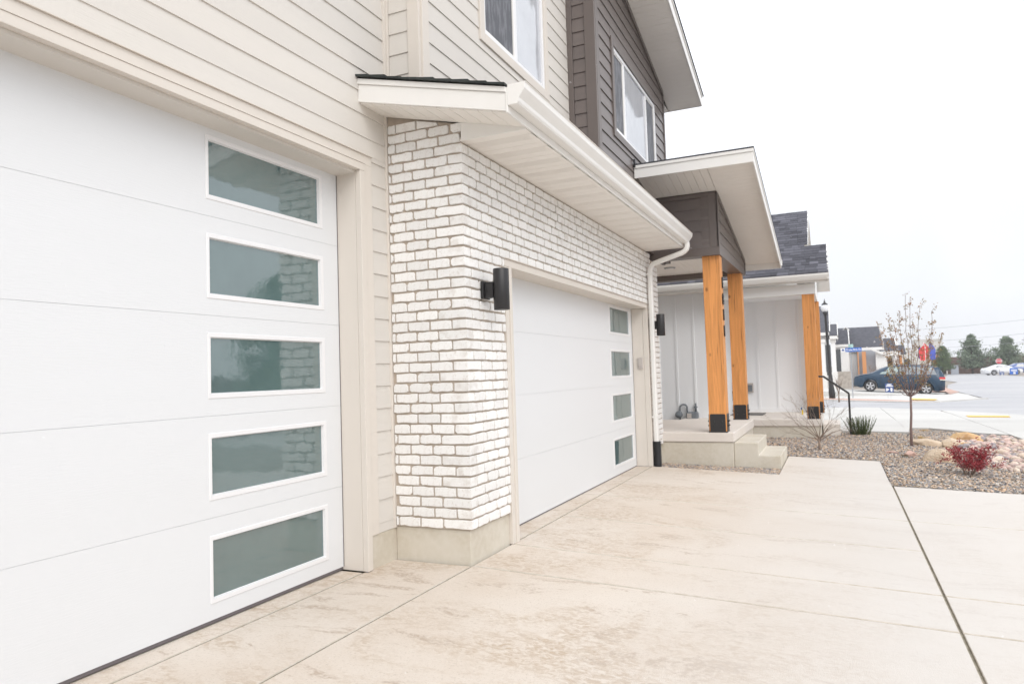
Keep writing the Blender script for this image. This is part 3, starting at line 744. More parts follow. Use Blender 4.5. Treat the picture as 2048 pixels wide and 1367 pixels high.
# gutter: K profile, open at the top, with end caps
def gutter(pth_y0, pth_y1, X, z, parent=TH, flip=1):
    pr = [(0, .118), (0, 0), (.062, 0), (.070, .012), (.074, .034), (.098, .066), (.112, .086), (.116, .118), (.124, .124), (.116, .127), (.108, .118), (.104, .09), (.088, .07), (.066, .038), (.060, .010), (.006, .010), (.006, .118)]
    return MB().prism([(X + flip * a, z + b) for a, b in pr], 'y', pth_y0, pth_y1)
gt = tp('gutter', gutter(3.932, 9.47, -1.7445, 1.642), 'white_metal')
cap = [(0, .125), (0, 0), (.062, 0), (.070, .012), (.074, .034), (.098, .066), (.112, .086), (.118, .125)]
tp('end_cap', MB().prism([(-1.7445 + a, 1.640 + b) for a, b in cap], 'y', 3.928, 3.9318), 'white_metal', gt)
tp('end_cap', MB().prism([(-1.7445 + a, 1.640 + b) for a, b in cap], 'y', 9.4702, 9.474), 'white_metal', gt)
# downspout: rectangular-ish pipe with elbows, strap, corrugated drain hose
def rect_tube(path, w, d, m, name, parent):
    mb = MB(); n = len(path); vs = []
    for i, p in enumerate(path):
        a = Vector(path[max(i - 1, 0)]); b = Vector(path[min(i + 1, n - 1)]); t = (b - a).normalized(); side = Vector((0, 1, 0)); u = t.cross(side).normalized(); s2 = u.cross(t).normalized()
        r = .012
        for (cx, cy) in ((-w / 2 + r, -d / 2), (w / 2 - r, -d / 2), (w / 2, -d / 2 + r), (w / 2, d / 2 - r), (w / 2 - r, d / 2), (-w / 2 + r, d / 2), (-w / 2, d / 2 - r), (-w / 2, -d / 2 + r)):
            vs.append(Vector(p) + s2 * cx + u * cy)
    fs = [(i * 8 + k, i * 8 + (k + 1) % 8, (i + 1) * 8 + (k + 1) % 8, (i + 1) * 8 + k) for i in range(n - 1) for k in range(8)] + [tuple(range(8))[::-1], tuple(range((n - 1) * 8, n * 8))]
    mb.add(vs, fs); return tp(name, mb, m, parent)
dsx, dsy = -2.190, 9.40
ds = rect_tube([(-1.69, 9.41, 1.645), (-1.69, 9.41, 1.600), (-1.70, 9.41, 1.565), (-1.73, 9.41, 1.535), (-1.775, 9.41, 1.515), (-2.09, 9.405, 1.425), (-2.140, 9.40, 1.405), (-2.17, 9.40, 1.375), (-2.188, 9.40, 1.335), (dsx, dsy, 1.28), (dsx, dsy - .01, .3), (dsx, dsy, -.93)], .078, .058, 'white_metal', 'downspout', TH)
for zz in (1.26, -.62):
    tp('strap', MB().box(-2.233, -2.157, dsy - .041, dsy + .041, zz, zz + .025), 'white_metal', ds, bevel=.002)
mb = MB(); prof = []
for k in range(23):
    zz = -.925 - k * .0155; prof += [(.043, zz), (.057, zz - .0045), (.057, zz - .0090), (.043, zz - .0140)]
mb.lathe(prof, (dsx + .002, dsy, 0), 16)
tp('drain_hose', mb, 'black_plastic', ds)

# ---- wall lights
def wall_light(y, z, label):
    t = thing('wall_light', (-2.23, y, z), label, 'wall light', 'black cylinder lights on the brick front')
    part('back_plate', MB().box(-2.234, -2.212, y - .055, y + .055, z - .062, z + .062), 'black', t, bevel=.004)
    part('arm', MB().box(-2.2115, -2.150, y - .032, y + .032, z - .055, z + .055), 'black', t, bevel=.004)
    mb = MB(); prof = [(.040, -.1432), (.0535, -.1432), (.0555, -.140), (.0555, .140), (.0535, .1432), (.046, .1432), (.046, .12), (.0, .12)]
    mb.lathe(prof, (-2.098, y, z), 32); part('shade', mb, 'black', t)
    mb = MB(); mb.lathe([(.0, -.1415), (.039, -.1415), (.039, -.135), (0, -.135)], (-2.098, y, z), 24); part('lens', mb, 'seal', t)
wall_light(4.515, .598, 'nearer black cylinder wall light, left of the brick-framed garage door')
wall_light(9.50, .602, 'farther black cylinder wall light, beside the white downspout')

# ---- upper storey, cream bay
siding_y(4.300, -2.82, -2.660, 1.85, 6.0, 2.564 + .055, PI_, 'cream')
trim(-2.659, -2.566, 4.272, 4.302, 1.85, 6.0)
trim(-2.600, -2.5505, 4.302, 4.392, 1.85, 6.0)
W1 = (5.228, 6.802, 2.778, 4.347)
siding_x(-2.579, 4.392, 7.435, 1.85, 6.0, PB, PI_, 'cream', holes=[W1])
def window(X, y0, y1, z0, z1, mull, panes, tr, trm, fw=.045, label=None, trim_sides='lrtb', tw=.09):
    w = bpy.data.objects.new('window', None); COL.objects.link(w); w.parent = TH; w.matrix_parent_inverse = Matrix.Translation(-worldloc(TH))
    if label: w['label'] = label
    x0, x1 = X - .05, X + .018
    mb = MB(); mb.box(x0, x1, y0, y0 + fw, z0, z1); mb.box(x0, x1, y1 - fw, y1, z0, z1); mb.box(x0, x1, y0 + fw, y1 - fw, z0, z0 + fw); mb.box(x0, x1, y0 + fw, y1 - fw, z1 - fw, z1)
    tp('frame', mb, 'frame_white', w, bevel=.003)
    es = [y0 + fw] + [q for m_ in mull for q in (m_ - .028, m_ + .028)] + [y1 - fw]
    for m_ in mull: tp('mullion', MB().box(x0, x1 - .004, m_ - .028, m_ + .028, z0 + fw, z1 - fw), 'frame_white', w, bevel=.003)
    for i, pm in enumerate(panes):
        a, b = es[2 * i], es[2 * i + 1]; rec = .020 if pm == 'screen' else .012
        if pm == 'screen':
            mb = MB(); s = .018; mb.box(x1 - .02, x1 - .01, a, a + s, z0 + fw, z1 - fw); mb.box(x1 - .02, x1 - .01, b - s, b, z0 + fw, z1 - fw); mb.box(x1 - .02, x1 - .01, a + s, b - s, z0 + fw, z0 + fw + s); mb.box(x1 - .02, x1 - .01, a + s, b - s, z1 - fw - s, z1 - fw)
            tp('screen_frame', mb, 'white_metal', w)
            tp('screen', MB().box(x1 - .022, x1 - .0205, a + s, b - s, z0 + fw + s, z1 - fw - s), 'screen', w)
        else: tp('pane', MB().box(x1 - .030, x1 - .022, a, b, z0 + fw, z1 - fw), pm, w)
    if 'l' in trim_sides: tp('casing', MB().box(X - .03, X + .034, y0 - tw, y0 - .001, z0 - tw, z1 + tw), trm, w, bevel=.003)
    if 'r' in trim_sides: tp('casing', MB().box(X - .03, X + .034, y1 + .001, y1 + tw, z0 - tw, z1 + tw), trm, w, bevel=.003)
    if 'b' in trim_sides: tp('casing', MB().box(X - .03, X + .034, y0, y1, z0 - tw, z0 - .001), trm, w, bevel=.003)
    if 't' in trim_sides: tp('casing', MB().box(X - .03, X + .034, y0, y1, z1 + .001, z1 + tw), trm, w, bevel=.003)
    return w
window(-2.579, 5.315, 6.715, 2.865, 4.26, [6.01], ['screen', 'glass_upper'], '', 'cream_trim', label='window in the cream upper wall', tw=.085)
trim(-2.60, -2.556, 7.436, 7.468, 1.85, 6.0)
# cream roof edge far above
tp('upper_roof', MB().box(-9.2, -1.9, -3.3, 7.47, 6.2, 6.4), 'roof_dark')

# ---- brown bay
BB, BP = 3.619, .1535
siding_y(7.470, -2.500, -2.356, 1.9, 6.0, BB, BP, 'brown', top=5.05)
trim(-2.564, -2.502, 7.436, 7.47, 1.85, 5.15, 'brown_trim'); trim(-2.355, -2.235, 7.436, 7.47, 1.75, 5.10, 'brown_trim')
trim(-2.29, -2.232, 7.471, 7.575, 1.75, 5.08, 'brown_trim')
def stop(y): return 4.272 + .245 * (10.99 - y)      # underside of the rake soffit
tp('gable_wall', MB().prism([(7.47, 1.6), (10.93, 1.6), (10.93, stop(10.93) - .02), (7.47, stop(7.47) - .02)], 'x', -2.345, -2.30), 'brown')
siding_x(-2.262, 7.575, 10.915, 1.62, 5.3, BB, BP, 'brown', holes=[(8.083, 10.342, 2.758, 3.962)], top=lambda y: stop(y) - .06)
trim(-2.30, -2.232, 10.915, 10.985, 1.62, 4.265, 'brown_trim')
tp('frieze_board', MB().prism([(7.47, stop(7.47) - .075), (10.93, stop(10.93) - .075), (10.93, stop(10.93) - .004), (7.47, stop(7.47) - .004)], 'x', -2.262, -2.226), 'brown_trim', bevel=.002)
window(-2.262, 8.17, 10.34, 2.845, 3.875, [8.665, 9.80], ['screen', 'glass_upper', 'screen'], '', 'brown_trim', label='three-part window in the brown upper wall', trim_sides='lbt', tw=.085)
# rake soffit panels run out across the overhang; they step down the slope
def rake_soffit(x0, x1, ya, yb, plane, m='soffit', pitch=.1):
    y = ya
    while y < yb - .01:
        y2 = min(y + pitch, yb); tp('soffit_panel', MB().prism([(y, plane(y)), (y2 - .004, plane(y2 - .004)), (y2 - .004, plane(y2 - .004) + .012), (y, plane(y) + .012)], 'x', x0, x1), m); y = y2
rake_soffit(-2.264, -1.752, 7.3, 11.46, stop)
tp('soffit_backing', MB().prism([(7.3, stop(7.3) + .014), (11.46, stop(11.46) + .014), (11.46, stop(11.46) + .03), (7.3, stop(7.3) + .03)], 'x', -2.262, -1.754), 'soffit_shade')
tp('soffit_return', MB().box(-2.60, -2.265, 11.0, 11.44, 4.14, 4.15), 'soffit')
tp('fascia', MB().prism([(7.3, stop(7.3) - .012), (11.475, stop(11.475) - .012), (11.475, stop(11.475) + .13), (7.3, stop(7.3) + .13)], 'x', -1.75, -1.735), 'white_metal', bevel=.002)
tp('fascia', MB().prism([(7.3, stop(7.3) + .131), (11.49, stop(11.49) + .131), (11.49, stop(11.49) + .17), (7.3, stop(7.3) + .17)], 'x', -1.752, -1.722), 'white_metal', bevel=.002)
tp('fascia', MB().box(-9, -1.752, 11.462, 11.476, stop(11.47) - .012, stop(11.47) + .14), 'white_metal')
tp('gable_roof', MB().prism([(7.3, stop(7.3) + .171), (11.53, stop(11.53) + .171), (11.53, stop(11.53) + .19), (7.3, stop(7.3) + .19)], 'x', -9, -1.710), 'roof_dark')
gu = tp('gutter', MB().prism([(11.478, 4.19), (11.478, 4.30), (11.60, 4.31), (11.595, 4.26), (11.55, 4.20)], 'x', -9, -1.745), 'white_metal')

# ---- porch: shed roof, beam box, posts
def pso(y): return 2.56 - .174 * (y - 8.98)
def prf(y): return pso(y) - .10
tp('porch_roof', MB().prism([(8.95, pso(8.95) + .066), (13.42, pso(13.42) + .066), (13.42, pso(13.42) + .077), (8.95, pso(8.95) + .077)], 'x', -3.1, -.772), 'roof_dark')
tp('fascia', MB().box(-2.24, -.786, 8.968, 8.985, prf(8.98), prf(8.98) + .125), 'white_metal', bevel=.002)
tp('fascia', MB().box(-2.24, -.778, 8.955, 8.986, prf(8.98) + .126, prf(8.98) + .165), 'white_metal', bevel=.002)
tp('fascia', MB().prism([(8.986, prf(8.986)), (13.30, prf(13.30)), (13.30, prf(13.30) + .125), (8.986, prf(8.986) + .125)], 'x', -.802, -.786), 'white_metal', bevel=.002)
tp('fascia', MB().prism([(8.986, prf(8.986) + .126), (13.31, prf(13.31) + .126), (13.31, prf(13.31) + .165), (8.986, prf(8.986) + .165)], 'x', -.804, -.777), 'white_metal', bevel=.002)
tp('fascia', MB().box(-3.1, -.803, 13.285, 13.30, prf(13.3), prf(13.3) + .13), 'white_metal')
tp('flashing', MB().box(-2.236, -2.215, 8.93, 8.967, 2.60, 2.70), 'black')
pg = tp('gutter', MB().prism([(13.302, 1.755), (13.302, 1.865), (13.42, 1.87), (13.41, 1.82), (13.37, 1.765)], 'x', -3.0, -.775), 'white_metal')
# porch soffit: lengthwise panels left of the beam box, cross panels under the rake
x = -2.262
while x < -1.40:
    x2 = min(x + .10, -1.365); a, b = 9.0, 9.905
    tp('soffit_panel', MB().add([(x, a, pso(a)), (x2 - .004, a, pso(a)), (x2 - .004, b, pso(b)), (x, b, pso(b)), (x, a, pso(a) + .01), (x2 - .004, a, pso(a) + .01), (x2 - .004, b, pso(b) + .01), (x, b, pso(b) + .01)],
       [(3, 2, 1, 0), (4, 5, 6, 7), (0, 1, 5, 4), (1, 2, 6, 5), (2, 3, 7, 6), (3, 0, 4, 7)]), 'soffit'); x = x2
rake_soffit(-1.362, -.804, 9.0, 13.28, pso)
tp('soffit_backing', MB().prism([(8.99, pso(8.99) + .014), (13.28, pso(13.28) + .014), (13.28, pso(13.28) + .03), (8.99, pso(8.99) + .03)], 'x', -3.05, -.804), 'soffit_shade')
# beam box: near face, side face
tp('beam', MB().box(-3.05, -1.372, 9.945, 10.16, 1.535, 2.33), 'brown_trim')
trim(-3.05, -1.376, 9.915, 9.944, 1.530, 1.640, 'brown_trim'); trim(-1.480, -1.362, 9.915, 9.944, 1.641, 2.392, 'brown_trim')
trim(-3.05, -1.481, 9.915, 9.944, 2.33, 2.394, 'brown_trim')
siding_y(9.938, -3.05, -1.482, 1.642, 2.328, 1.642 + .075, .1535, 'brown', proud=.021)
tp('beam', MB().prism([(9.92, 1.535), (12.95, 1.585), (12.95, 1.86), (9.92, 2.388)], 'x', -1.585, -1.380), 'brown_trim')
tp('trim_board', MB().prism([(9.915, 1.530), (12.96, 1.582), (12.96, 1.635), (9.915, 1.64)], 'x', -1.3795, -1.352), 'brown_trim', bevel=.002)
tp('trim_board', MB().prism([(9.915, 1.6405), (9.985, 1.6405), (9.985, 2.37), (9.915, 2.385)], 'x', -1.3795, -1.352), 'brown_trim', bevel=.002)
tp('frieze_board', MB().prism([(9.985, pso(9.985) - .075), (12.96, pso(12.96) - .075), (12.96, pso(12.96) - .005), (9.985, pso(9.985) - .005)], 'x', -1.3795, -1.350), 'brown_trim', bevel=.002)
siding_x(-1.379, 9.985, 12.955, 1.641, 2.5, 1.642 + .075, .1535, 'brown', top=lambda y: pso(y) - .07, proud=.018)
tp('beam', MB().box(-3.05, -1.60, 12.74, 12.95, 1.575, 1.86), 'brown_trim')
tp('side_trim', MB().prism([(12.955, 1.60), (12.985, 1.60), (12.985, 1.86), (12.955, 1.865)], 'x', -1.60, -1.352), 'brown_trim')
x = -3.04
while x < -1.60:
    x2 = min(x + .0985, -1.588); tp('ceiling_panel', MB().box(x, x2 - .004, 10.165, 12.735, 1.672, 1.684), 'soffit'); x = x2
tp('ceiling_backing', MB().box(-3.05, -1.588, 10.165, 12.735, 1.6845, 1.70), 'soffit_shade')
cl = thing('ceiling_light', (-2.41, 11.76, 1.66), 'thin round recessed light in the slatted porch ceiling behind the brown beam', 'ceiling light')
mb = MB(); mb.lathe([(.0, 1.655), (.085, 1.655), (.095, 1.671), (.0, 1.671)], (-2.41, 11.76, 0), 24); part('rim', mb, 'galvanised', cl)
mb = MB(); mb.lathe([(.0, 1.6525), (.07, 1.6525), (.07, 1.6545), (.0, 1.6545)], (-2.41, 11.76, 0), 24); part('lens', mb, 'white_metal', cl)
tp('entry_wall', MB().box(-3.9, -3.132, 10.03, 13.0, -1.5, 2.4), 'cream')

def post(x0, x1, y0, y1, zb, zt, parent, label=None, mt='timber', detail=True, ph=.245):
    o = part('post', MB().box(x0, x1, y0, y1, zb + .012, zt), mt, parent, bevel=.004, label=label)
    part('base_plate', MB().box(x0 - .008, x1 + .008, y0 - .008, y1 + .008, zb, zb + .0115), 'black', o)
    g = .013; t = .006
    def rr(a, b, z0, z1, r=.018): return [(a, z0), (b, z0), (b, z1 - r), (b - r * .3, z1 - r * .3), (b - r, z1), (a + r, z1), (a + r * .3, z1 - r * .3), (a, z1 - r)]
    part('bracket', MB().prism(rr(x0 + g, x1 - g, zb + .012, zb + ph), 'y', y0 - t, y0 - .0005), 'black', o)
    part('bracket', MB().prism(rr(x0 + g, x1 - g, zb + .012, zb + ph), 'y', y1 + .0005, y1 + t), 'black', o)
    part('bracket', MB().prism(rr(y0 + g, y1 - g, zb + .012, zb + ph), 'x', x1 + .0005, x1 + t), 'black', o)
    part('bracket', MB().prism(rr(y0 + g, y1 - g, zb + .012, zb + ph), 'x', x0 - t, x0 - .0005), 'black', o)
    if detail:
        xc, yc = (x0 + x1) / 2, (y0 + y1) / 2
        for dz in (.085, .145):
            for s in (-.052, .052):
                mb = MB(); mb.lathe([(.0, 0), (.0135, 0), (.0135, -.004), (.0095, -.004), (.0095, -.013), (0, -.013)], (xc + s, y0 - t - .0004, zb + dz), 8, axis='y', smooth=False); part('bolt', mb, 'bolt', o)
                mb = MB(); mb.lathe([(.0, 0), (.0135, 0), (.0135, .004), (.0095, .004), (.0095, .016), (0, .016)], (x1 + t + .0004, yc + s, zb + dz), 8, axis='x', smooth=False); part('bolt', mb, 'bolt', o)
            mb = MB(); mb.lathe([(.0, 0), (.0135, 0), (.0135, -.004), (.0095, -.004), (.0095, -.016), (0, -.016)], (x0 - t - .0004, yc - .052, zb + dz), 8, axis='x', smooth=False); part('bolt', mb, 'bolt', o)
    return o
PSZ = -.857
post(-1.602, -1.372, 9.990, 10.22, PSZ, 1.534, TH, 'orange-stained timber post, nearer of the two on the near porch')
post(-1.592, -1.372, 12.43, 12.66, PSZ, 1.575, TH, 'orange-stained timber post, farther of the two on the near porch')
# house number, set vertically on the right side of the near post
hn = thing('house_number', (-1.366, 10.10, 1.2), 'black metal digits running down the right side of the nearest timber post', 'house number')
for ch, zz in (('1', 1.16), ('8', .935), ('1', .72), ('1', .50)):
    me = text_mesh(ch, .21, 'black'); o = bpy.data.objects.new('digit', me); COL.objects.link(o); o.parent = hn; o.matrix_parent_inverse = Matrix.Translation(-worldloc(hn))
    o.matrix_basis = Matrix.Translation((-1.362, 10.105, zz)) @ Matrix(((0, 0, 2.6, 0), (1, 0, 0, 0), (0, 1, 0, 0), (0, 0, 0, 1)))

# porch slab and steps
tp('porch_slab', MB().box(-3.13, -1.285, 9.985, 12.49, -.990, PSZ), 'porch', bevel=.012)
tp('porch_foundation', MB().box(-3.13, -1.302, 10.005, 12.47, -1.7, -.9905), 'foundation', bevel=.01)
st = MB().prism([(-1.3005, -1.7), (-.712, -1.7), (-.712, -1.165), (-.988, -1.165), (-.988, -.995), (-1.3005, -.995)], 'y', 10.05, 11.30)
tp('steps', st, 'foundation', bevel=.012, label='two cast concrete steps down from the porch')

# ================================================================== NEIGHBOUR'S COTTAGE
NB = thing('neighbour_house', (-3.0, 17.5, -1.4), 'pale grey board-and-batten cottage with dark shingle roof just beyond the near porch', 'house')
def np_(name, mb, mats, parent=None, **k): return part(name, mb, mats, parent or NB, **k)
np_('wall', MB().box(-9.0, -.62, 17.40, 26.0, -1.7, 1.75), 'grey_siding')
np_('wing_wall', MB().box(-9.0, -2.15, 15.50, 17.36, -1.7, 1.60), 'grey_siding')
for _i in range(8):
    _x = -2.737 - _i * .370
    np_('batten', MB().box(_x - .021, _x + .021, 15.478, 15.4995, -1.35, 1.54), 'grey_siding')
np_('trim_board', MB().box(-9, -2.15, 15.482, 15.4995, 1.541, 1.5995), 'grey_siding')
np_('corner_board', MB().box(-2.24, -2.145, 15.474, 15.4995, -1.35, 1.54), 'grey_siding')
k = 0
while True:
    bx = -.955 + .15 - k * .4145
    if bx < -1.9: break
    if True: np_('batten', MB().box(bx - .023, bx + .023, 17.378, 17.3995, (-.93 if bx > -2.0 else -1.35), 1.50), 'grey_siding')
    k += 1
np_('trim_board', MB().box(-2.14, -.62, 17.382, 17.3995, 1.502, 1.60), 'grey_siding')
np_('trim_board', MB().box(-2.0, -.62, 17.370, 17.3995, -1.03, -.932), 'grey_siding')
np_('corner_board', MB().box(-.72, -.60, 17.374, 17.3995, -.931, 1.50), 'white_paint')
dr = np_('front_door', MB().box(-2.54, -2.06, 17.36, 17.3995, -1.03, 1.02), 'white_paint')
np_('pane', MB().box(-2.42, -2.20, 17.352, 17.359, -.9, .86), 'glass_dark', dr)
np_('casing', MB().box(-2.60, -2.541, 17.345, 17.3995, -1.03, 1.12), 'white_paint', dr); np_('casing', MB().box(-2.059, -2.0, 17.345, 17.3995, -1.03, 1.12), 'white_paint', dr)
np_('casing', MB().box(-2.541, -2.059, 17.345, 17.3995, 1.021, 1.12), 'white_paint', dr)
ou = np_('outlet_cover', MB().box(-1.905, -1.755, 17.345, 17.377, -.58, -.36), 'keypad', bevel=.006)
np_('outlet_lid', MB().box(-1.88, -1.78, 17.335, 17.3445, -.55, -.40), 'meter_grey', ou, bevel=.004)
np_('outlet_cover', MB().box(-2.79, -2.70, 15.46, 15.477, -1.06, -.86), 'white_paint', bevel=.006)
np_('porch_slab', MB().box(-3.0, -.30, 14.985, 17.39, -1.165, -1.03), 'porch', bevel=.012)
np_('porch_foundation', MB().box(-3.0, -.32, 15.01, 17.39, -1.7, -1.1655), 'foundation')
np_('step', MB().box(-.299, .022, 15.9, 17.1, -1.7, -1.19), 'porch', bevel=.01)
post(-.547, -.325, 15.03, 15.25, -1.03, 1.385, NB, 'orange-stained timber post, nearer one on the neighbouring porch')
post(-.50, -.28, 16.95, 17.17, -1.03, 1.385, NB, 'orange-stained timber post, farther one on the neighbouring porch', detail=True)
np_('beam', MB().box(-2.13, -.30, 15.02, 15.26, 1.386, 1.585), 'white_paint'); np_('beam', MB().box(-.52, -.302, 15.262, 17.38, 1.386, 1.585), 'white_paint')
for i in range(34):
    xa = -.30 - i * .14; np_('soffit_panel', MB().box(xa - .134, xa, 14.84, 15.018 if xa > -2.2 else 15.47, 1.601, 1.612), 'soffit')
np_('ceiling', MB().box(-2.13, -.525, 15.262, 17.378, 1.50, 1.585), 'grey_siding')
np_('fascia', MB().box(-5.6, -.05, 14.815, 14.835, 1.585, 1.73), 'white_metal')
np_('gutter', MB().prism([(14.812, 1.615), (14.745, 1.62), (14.725, 1.65), (14.70, 1.70), (14.695, 1.735), (14.705, 1.738), (14.715, 1.70), (14.75, 1.64), (14.80, 1.63), (14.812, 1.72)], 'x', -5.6, -.045), 'white_metal')
SL = .55
def nz_(y): return 1.75 + SL * (y - 14.7)
Yl, Ym = 16.02, 18.10; Zl, Zm = nz_(Yl), nz_(Ym)
low = np_('porch_roof', MB().prism([(14.72, nz_(14.72) - .02), (Yl, Zl - .02), (17.32, nz_(14.72) - .02), (17.32, nz_(14.72) - .14), (Yl, Zl - .15), (14.84, nz_(14.72) - .10)], 'x', -.60, -.07), 'white_metal')
np_('gable_wall', MB().prism([(15.03, 1.59), (17.30, 1.59), (Yl, Zl - .16)], 'x', -.62, -.30), 'white_paint')
np_('rake_fascia', MB().prism([(14.72, nz_(14.72) - .14), (14.72, nz_(14.72) + .005), (Yl, Zl + .01), (17.33, nz_(14.72) + .005), (17.33, nz_(14.72) - .14), (Yl, Zl - .14)], 'x', -.069, -.045), 'white_metal')
main = np_('main_roof', MB().prism([(14.72, nz_(14.72) - .021), (Ym, Zm - .02), (26.4, Zm - .02 - SL * 8.3), (26.4, Zm - .2 - SL * 8.3), (Ym, Zm - .2), (17.0, nz_(17.0) - .15), (14.84, nz_(14.72) - .11)], 'x', -9.4, -.601), 'white_metal')
np_('gable_wall', MB().prism([(17.42, 1.751), (26, 1.751), (26, 1.4), (17.42, 1.4)], 'x', -.75, -.621), 'white_paint')
np_('gable_wall', MB().prism([(17.30, 1.76), (18.9, 1.76), (Ym, Zm - .22)], 'x', -.95, -.60), 'white_paint')
np_('rake_fascia', MB().prism([(16.30, nz_(16.30) - .13), (16.30, nz_(16.30) + .0), (Ym, Zm + .012), (26.42, Zm + .012 - SL * 8.32), (26.42, Zm - .16 - SL * 8.32), (Ym, Zm - .16)], 'x', -.44, -.42), 'white_metal')
np_('rake_soffit', MB().prism([(16.40, nz_(16.40) - .10), (16.40, nz_(16.40) - .022), (Ym, Zm - .022), (26.4, Zm - .022 - SL * 8.3), (26.4, Zm - .14 - SL * 8.3), (Ym, Zm - .14)], 'x', -.600, -.441), 'soffit')
np_('underlay', MB().prism([(14.725, nz_(14.725) - .0185), (Yl, Zl - .0185), (Yl, Zl - .0120), (14.725, nz_(14.725) - .0120)], 'x', -.60, -.07), 'roof_dark')
np_('underlay', MB().prism([(14.725, nz_(14.725) - .0185), (Ym, Zm - .0185), (Ym, Zm - .0120), (14.725, nz_(14.725) - .0120)], 'x', -9.4, -.6005), 'roof_dark')
# shingles on the near slope, real tabs
sh = random.Random(5); f1 = MB(); row = 0
y = 14.70; dy = .128
while y < Ym - .02:
    x = -.05 if y < Yl - .03 else -.425
    while x > -6.4:
        w = sh.uniform(.10, .24); x2 = x - w; t = sh.uniform(.005, .014); c = sh.choice([.07, .085, .095, .11, .13]) * sh.uniform(.85, 1.15)
        y2 = min(y + dy + .02, Ym if x < -.42 else Yl)
        f1.add([(x2 + .004, y, nz_(y) - .015), (x, y, nz_(y) - .015), (x, y, nz_(y) + t), (x2 + .004, y, nz_(y) + t), (x, y2, nz_(y2) + t * .4 - .002), (x2 + .004, y2, nz_(y2) + t * .4 - .002)],
               [(0, 1, 2, 3), (3, 2, 4, 5)], col=(c, c, c * 1.17)); x = x2
    y += dy; row += 1
np_('shingle_field', f1, 'roofing', kind='stuff')
# farther cross gable of the same house
np_('upper_gable', MB().prism([(20.6, 3.2), (22.0, 4.74), (23.4, 3.2)], 'x', -5.0, -1.85), 'white_paint')
np_('upper_gable_roof', MB().prism([(20.4, 3.1), (20.4, 2.98), (22.0, 4.76), (23.6, 2.98), (23.6, 3.1), (22.0, 4.90)], 'x', -5.0, -1.66), 'roof_dark')
np_('rake_fascia', MB().prism([(20.4, 3.08), (20.4, 2.96), (22.0, 4.72), (23.6, 2.96), (23.6, 3.08), (22.0, 4.86)], 'x', -1.658, -1.62), 'white_metal')

_k = 15.4 / 17.2
gm = thing('gas_meter', (-2.95, 15.4, -1.1), 'grey gas meter with a looped pipe at the foot of the pale batten wall', 'gas meter')
mb = MB(); mb.tube([(-3.43, 17.25, -1.3), (-3.43, 17.25, -.95), (-3.425, 17.25, -.88), (-3.39, 17.25, -.835), (-3.34, 17.25, -.825), (-3.29, 17.25, -.84), (-3.262, 17.25, -.89), (-3.26, 17.25, -1.02)], .020, 10); part('pipe', mb, 'meter_grey', gm)
mb = MB(); mb.lathe([(0, -.06), (.07, -.06), (.085, -.03), (.085, .03), (.07, .06), (0, .06)], (-3.45, 17.2, -1.06), 16, axis='y'); part('regulator', mb, 'meter_grey', gm)
part('meter_body', MB().box(-3.27, -3.0, 17.10, 17.30, -1.22, -1.0), 'meter_grey', gm, bevel=.03)
part('index_plate', MB().box(-3.245, -3.14, 17.088, 17.099, -1.14, -1.03), 'keypad', gm, bevel=.004)
mb = MB(); mb.tube([(-3.06, 17.25, -1.0), (-3.06, 17.25, -.80)], [.024, .020], 10); mb.tube([(-3.10, 17.25, -.89), (-3.02, 17.25, -.89)], .018, 8); part('valve', mb, 'meter_grey', gm)

for _o in list(gm.children):
    for _v in _o.data.vertices: _v.co *= _k
tag(part('door_mat', MB().box(-2.3, -1.47, 16.2, 17.0, -1.029, -1.018), 'mat_grey', None), 'dark grey door mat lying on the neighbouring porch by the batten wall', 'door mat')
pt = thing('plant_stand', (-2.18, 16.8, -1.03), 'thin black plant stand on the neighbouring porch, seen between the two near posts', 'plant stand')
mb = MB(); mb.tube([(-2.25, 16.72, -1.03), (-2.22, 16.76, -.72)], .008, 6); part('leg', mb, 'black', pt)
mb = MB(); mb.tube([(-2.10, 16.72, -1.03), (-2.13, 16.76, -.72)], .008, 6); part('leg', mb, 'black', pt)
mb = MB(); mb.tube([(-2.18, 16.92, -1.03), (-2.18, 16.86, -.72)], .008, 6); part('leg', mb, 'black', pt)
mb = MB(); mb.lathe([(.0, 0), (.10, 0), (.10, .012), (0, .012)], (-2.18, 16.8, -.72), 16); part('top', mb, 'black', pt)
pp = thing('potted_plant', (-2.18, 16.8, -.705), 'small potted flower standing on the black plant stand', 'potted plant')
mb = MB(); mb.lathe([(.0, 0), (.065, 0), (.09, .19), (.08, .19), (.0, .17)], (-2.18, 16.8, -.706), 16); part('pot', mb, 'terracotta', pp)
def leaf_cloud(mb, pts, n, spread, size, rng, flat=0.0, mi=0):
    for _ in range(n):
        p = Vector(rng.choice(pts)) + Vector((rng.gauss(0, spread), rng.gauss(0, spread), rng.gauss(0, spread)))
        d = Vector((rng.uniform(-1, 1), rng.uniform(-1, 1), rng.uniform(-1, 1))).normalized(); e = d.cross(Vector((rng.uniform(-1, 1), rng.uniform(-1, 1), rng.uniform(-.5, 1)))).normalized()
        s = size * rng.uniform(.6, 1.3); q = d.cross(e) * s * .12
        mb.add([p - d * s, p + e * s * .42 + q, p + d * s, p - e * s * .42 + q], [(0, 1, 2), (0, 2, 3)], mi)
mb = MB(); rr_ = random.Random(2); leaf_cloud(mb, [(-2.18, 16.8, -.46), (-2.15, 16.8, -.42), (-2.2, 16.8, -.5)], 90, .045, .035, rr_); part('foliage', mb, 'leaf_green', pp, kind='stuff')
mb = MB(); leaf_cloud(mb, [(-2.17, 16.78, -.37), (-2.2, 16.78, -.40)], 25, .03, .025, rr_); part('blossom', mb, 'flower', pp, kind='stuff')

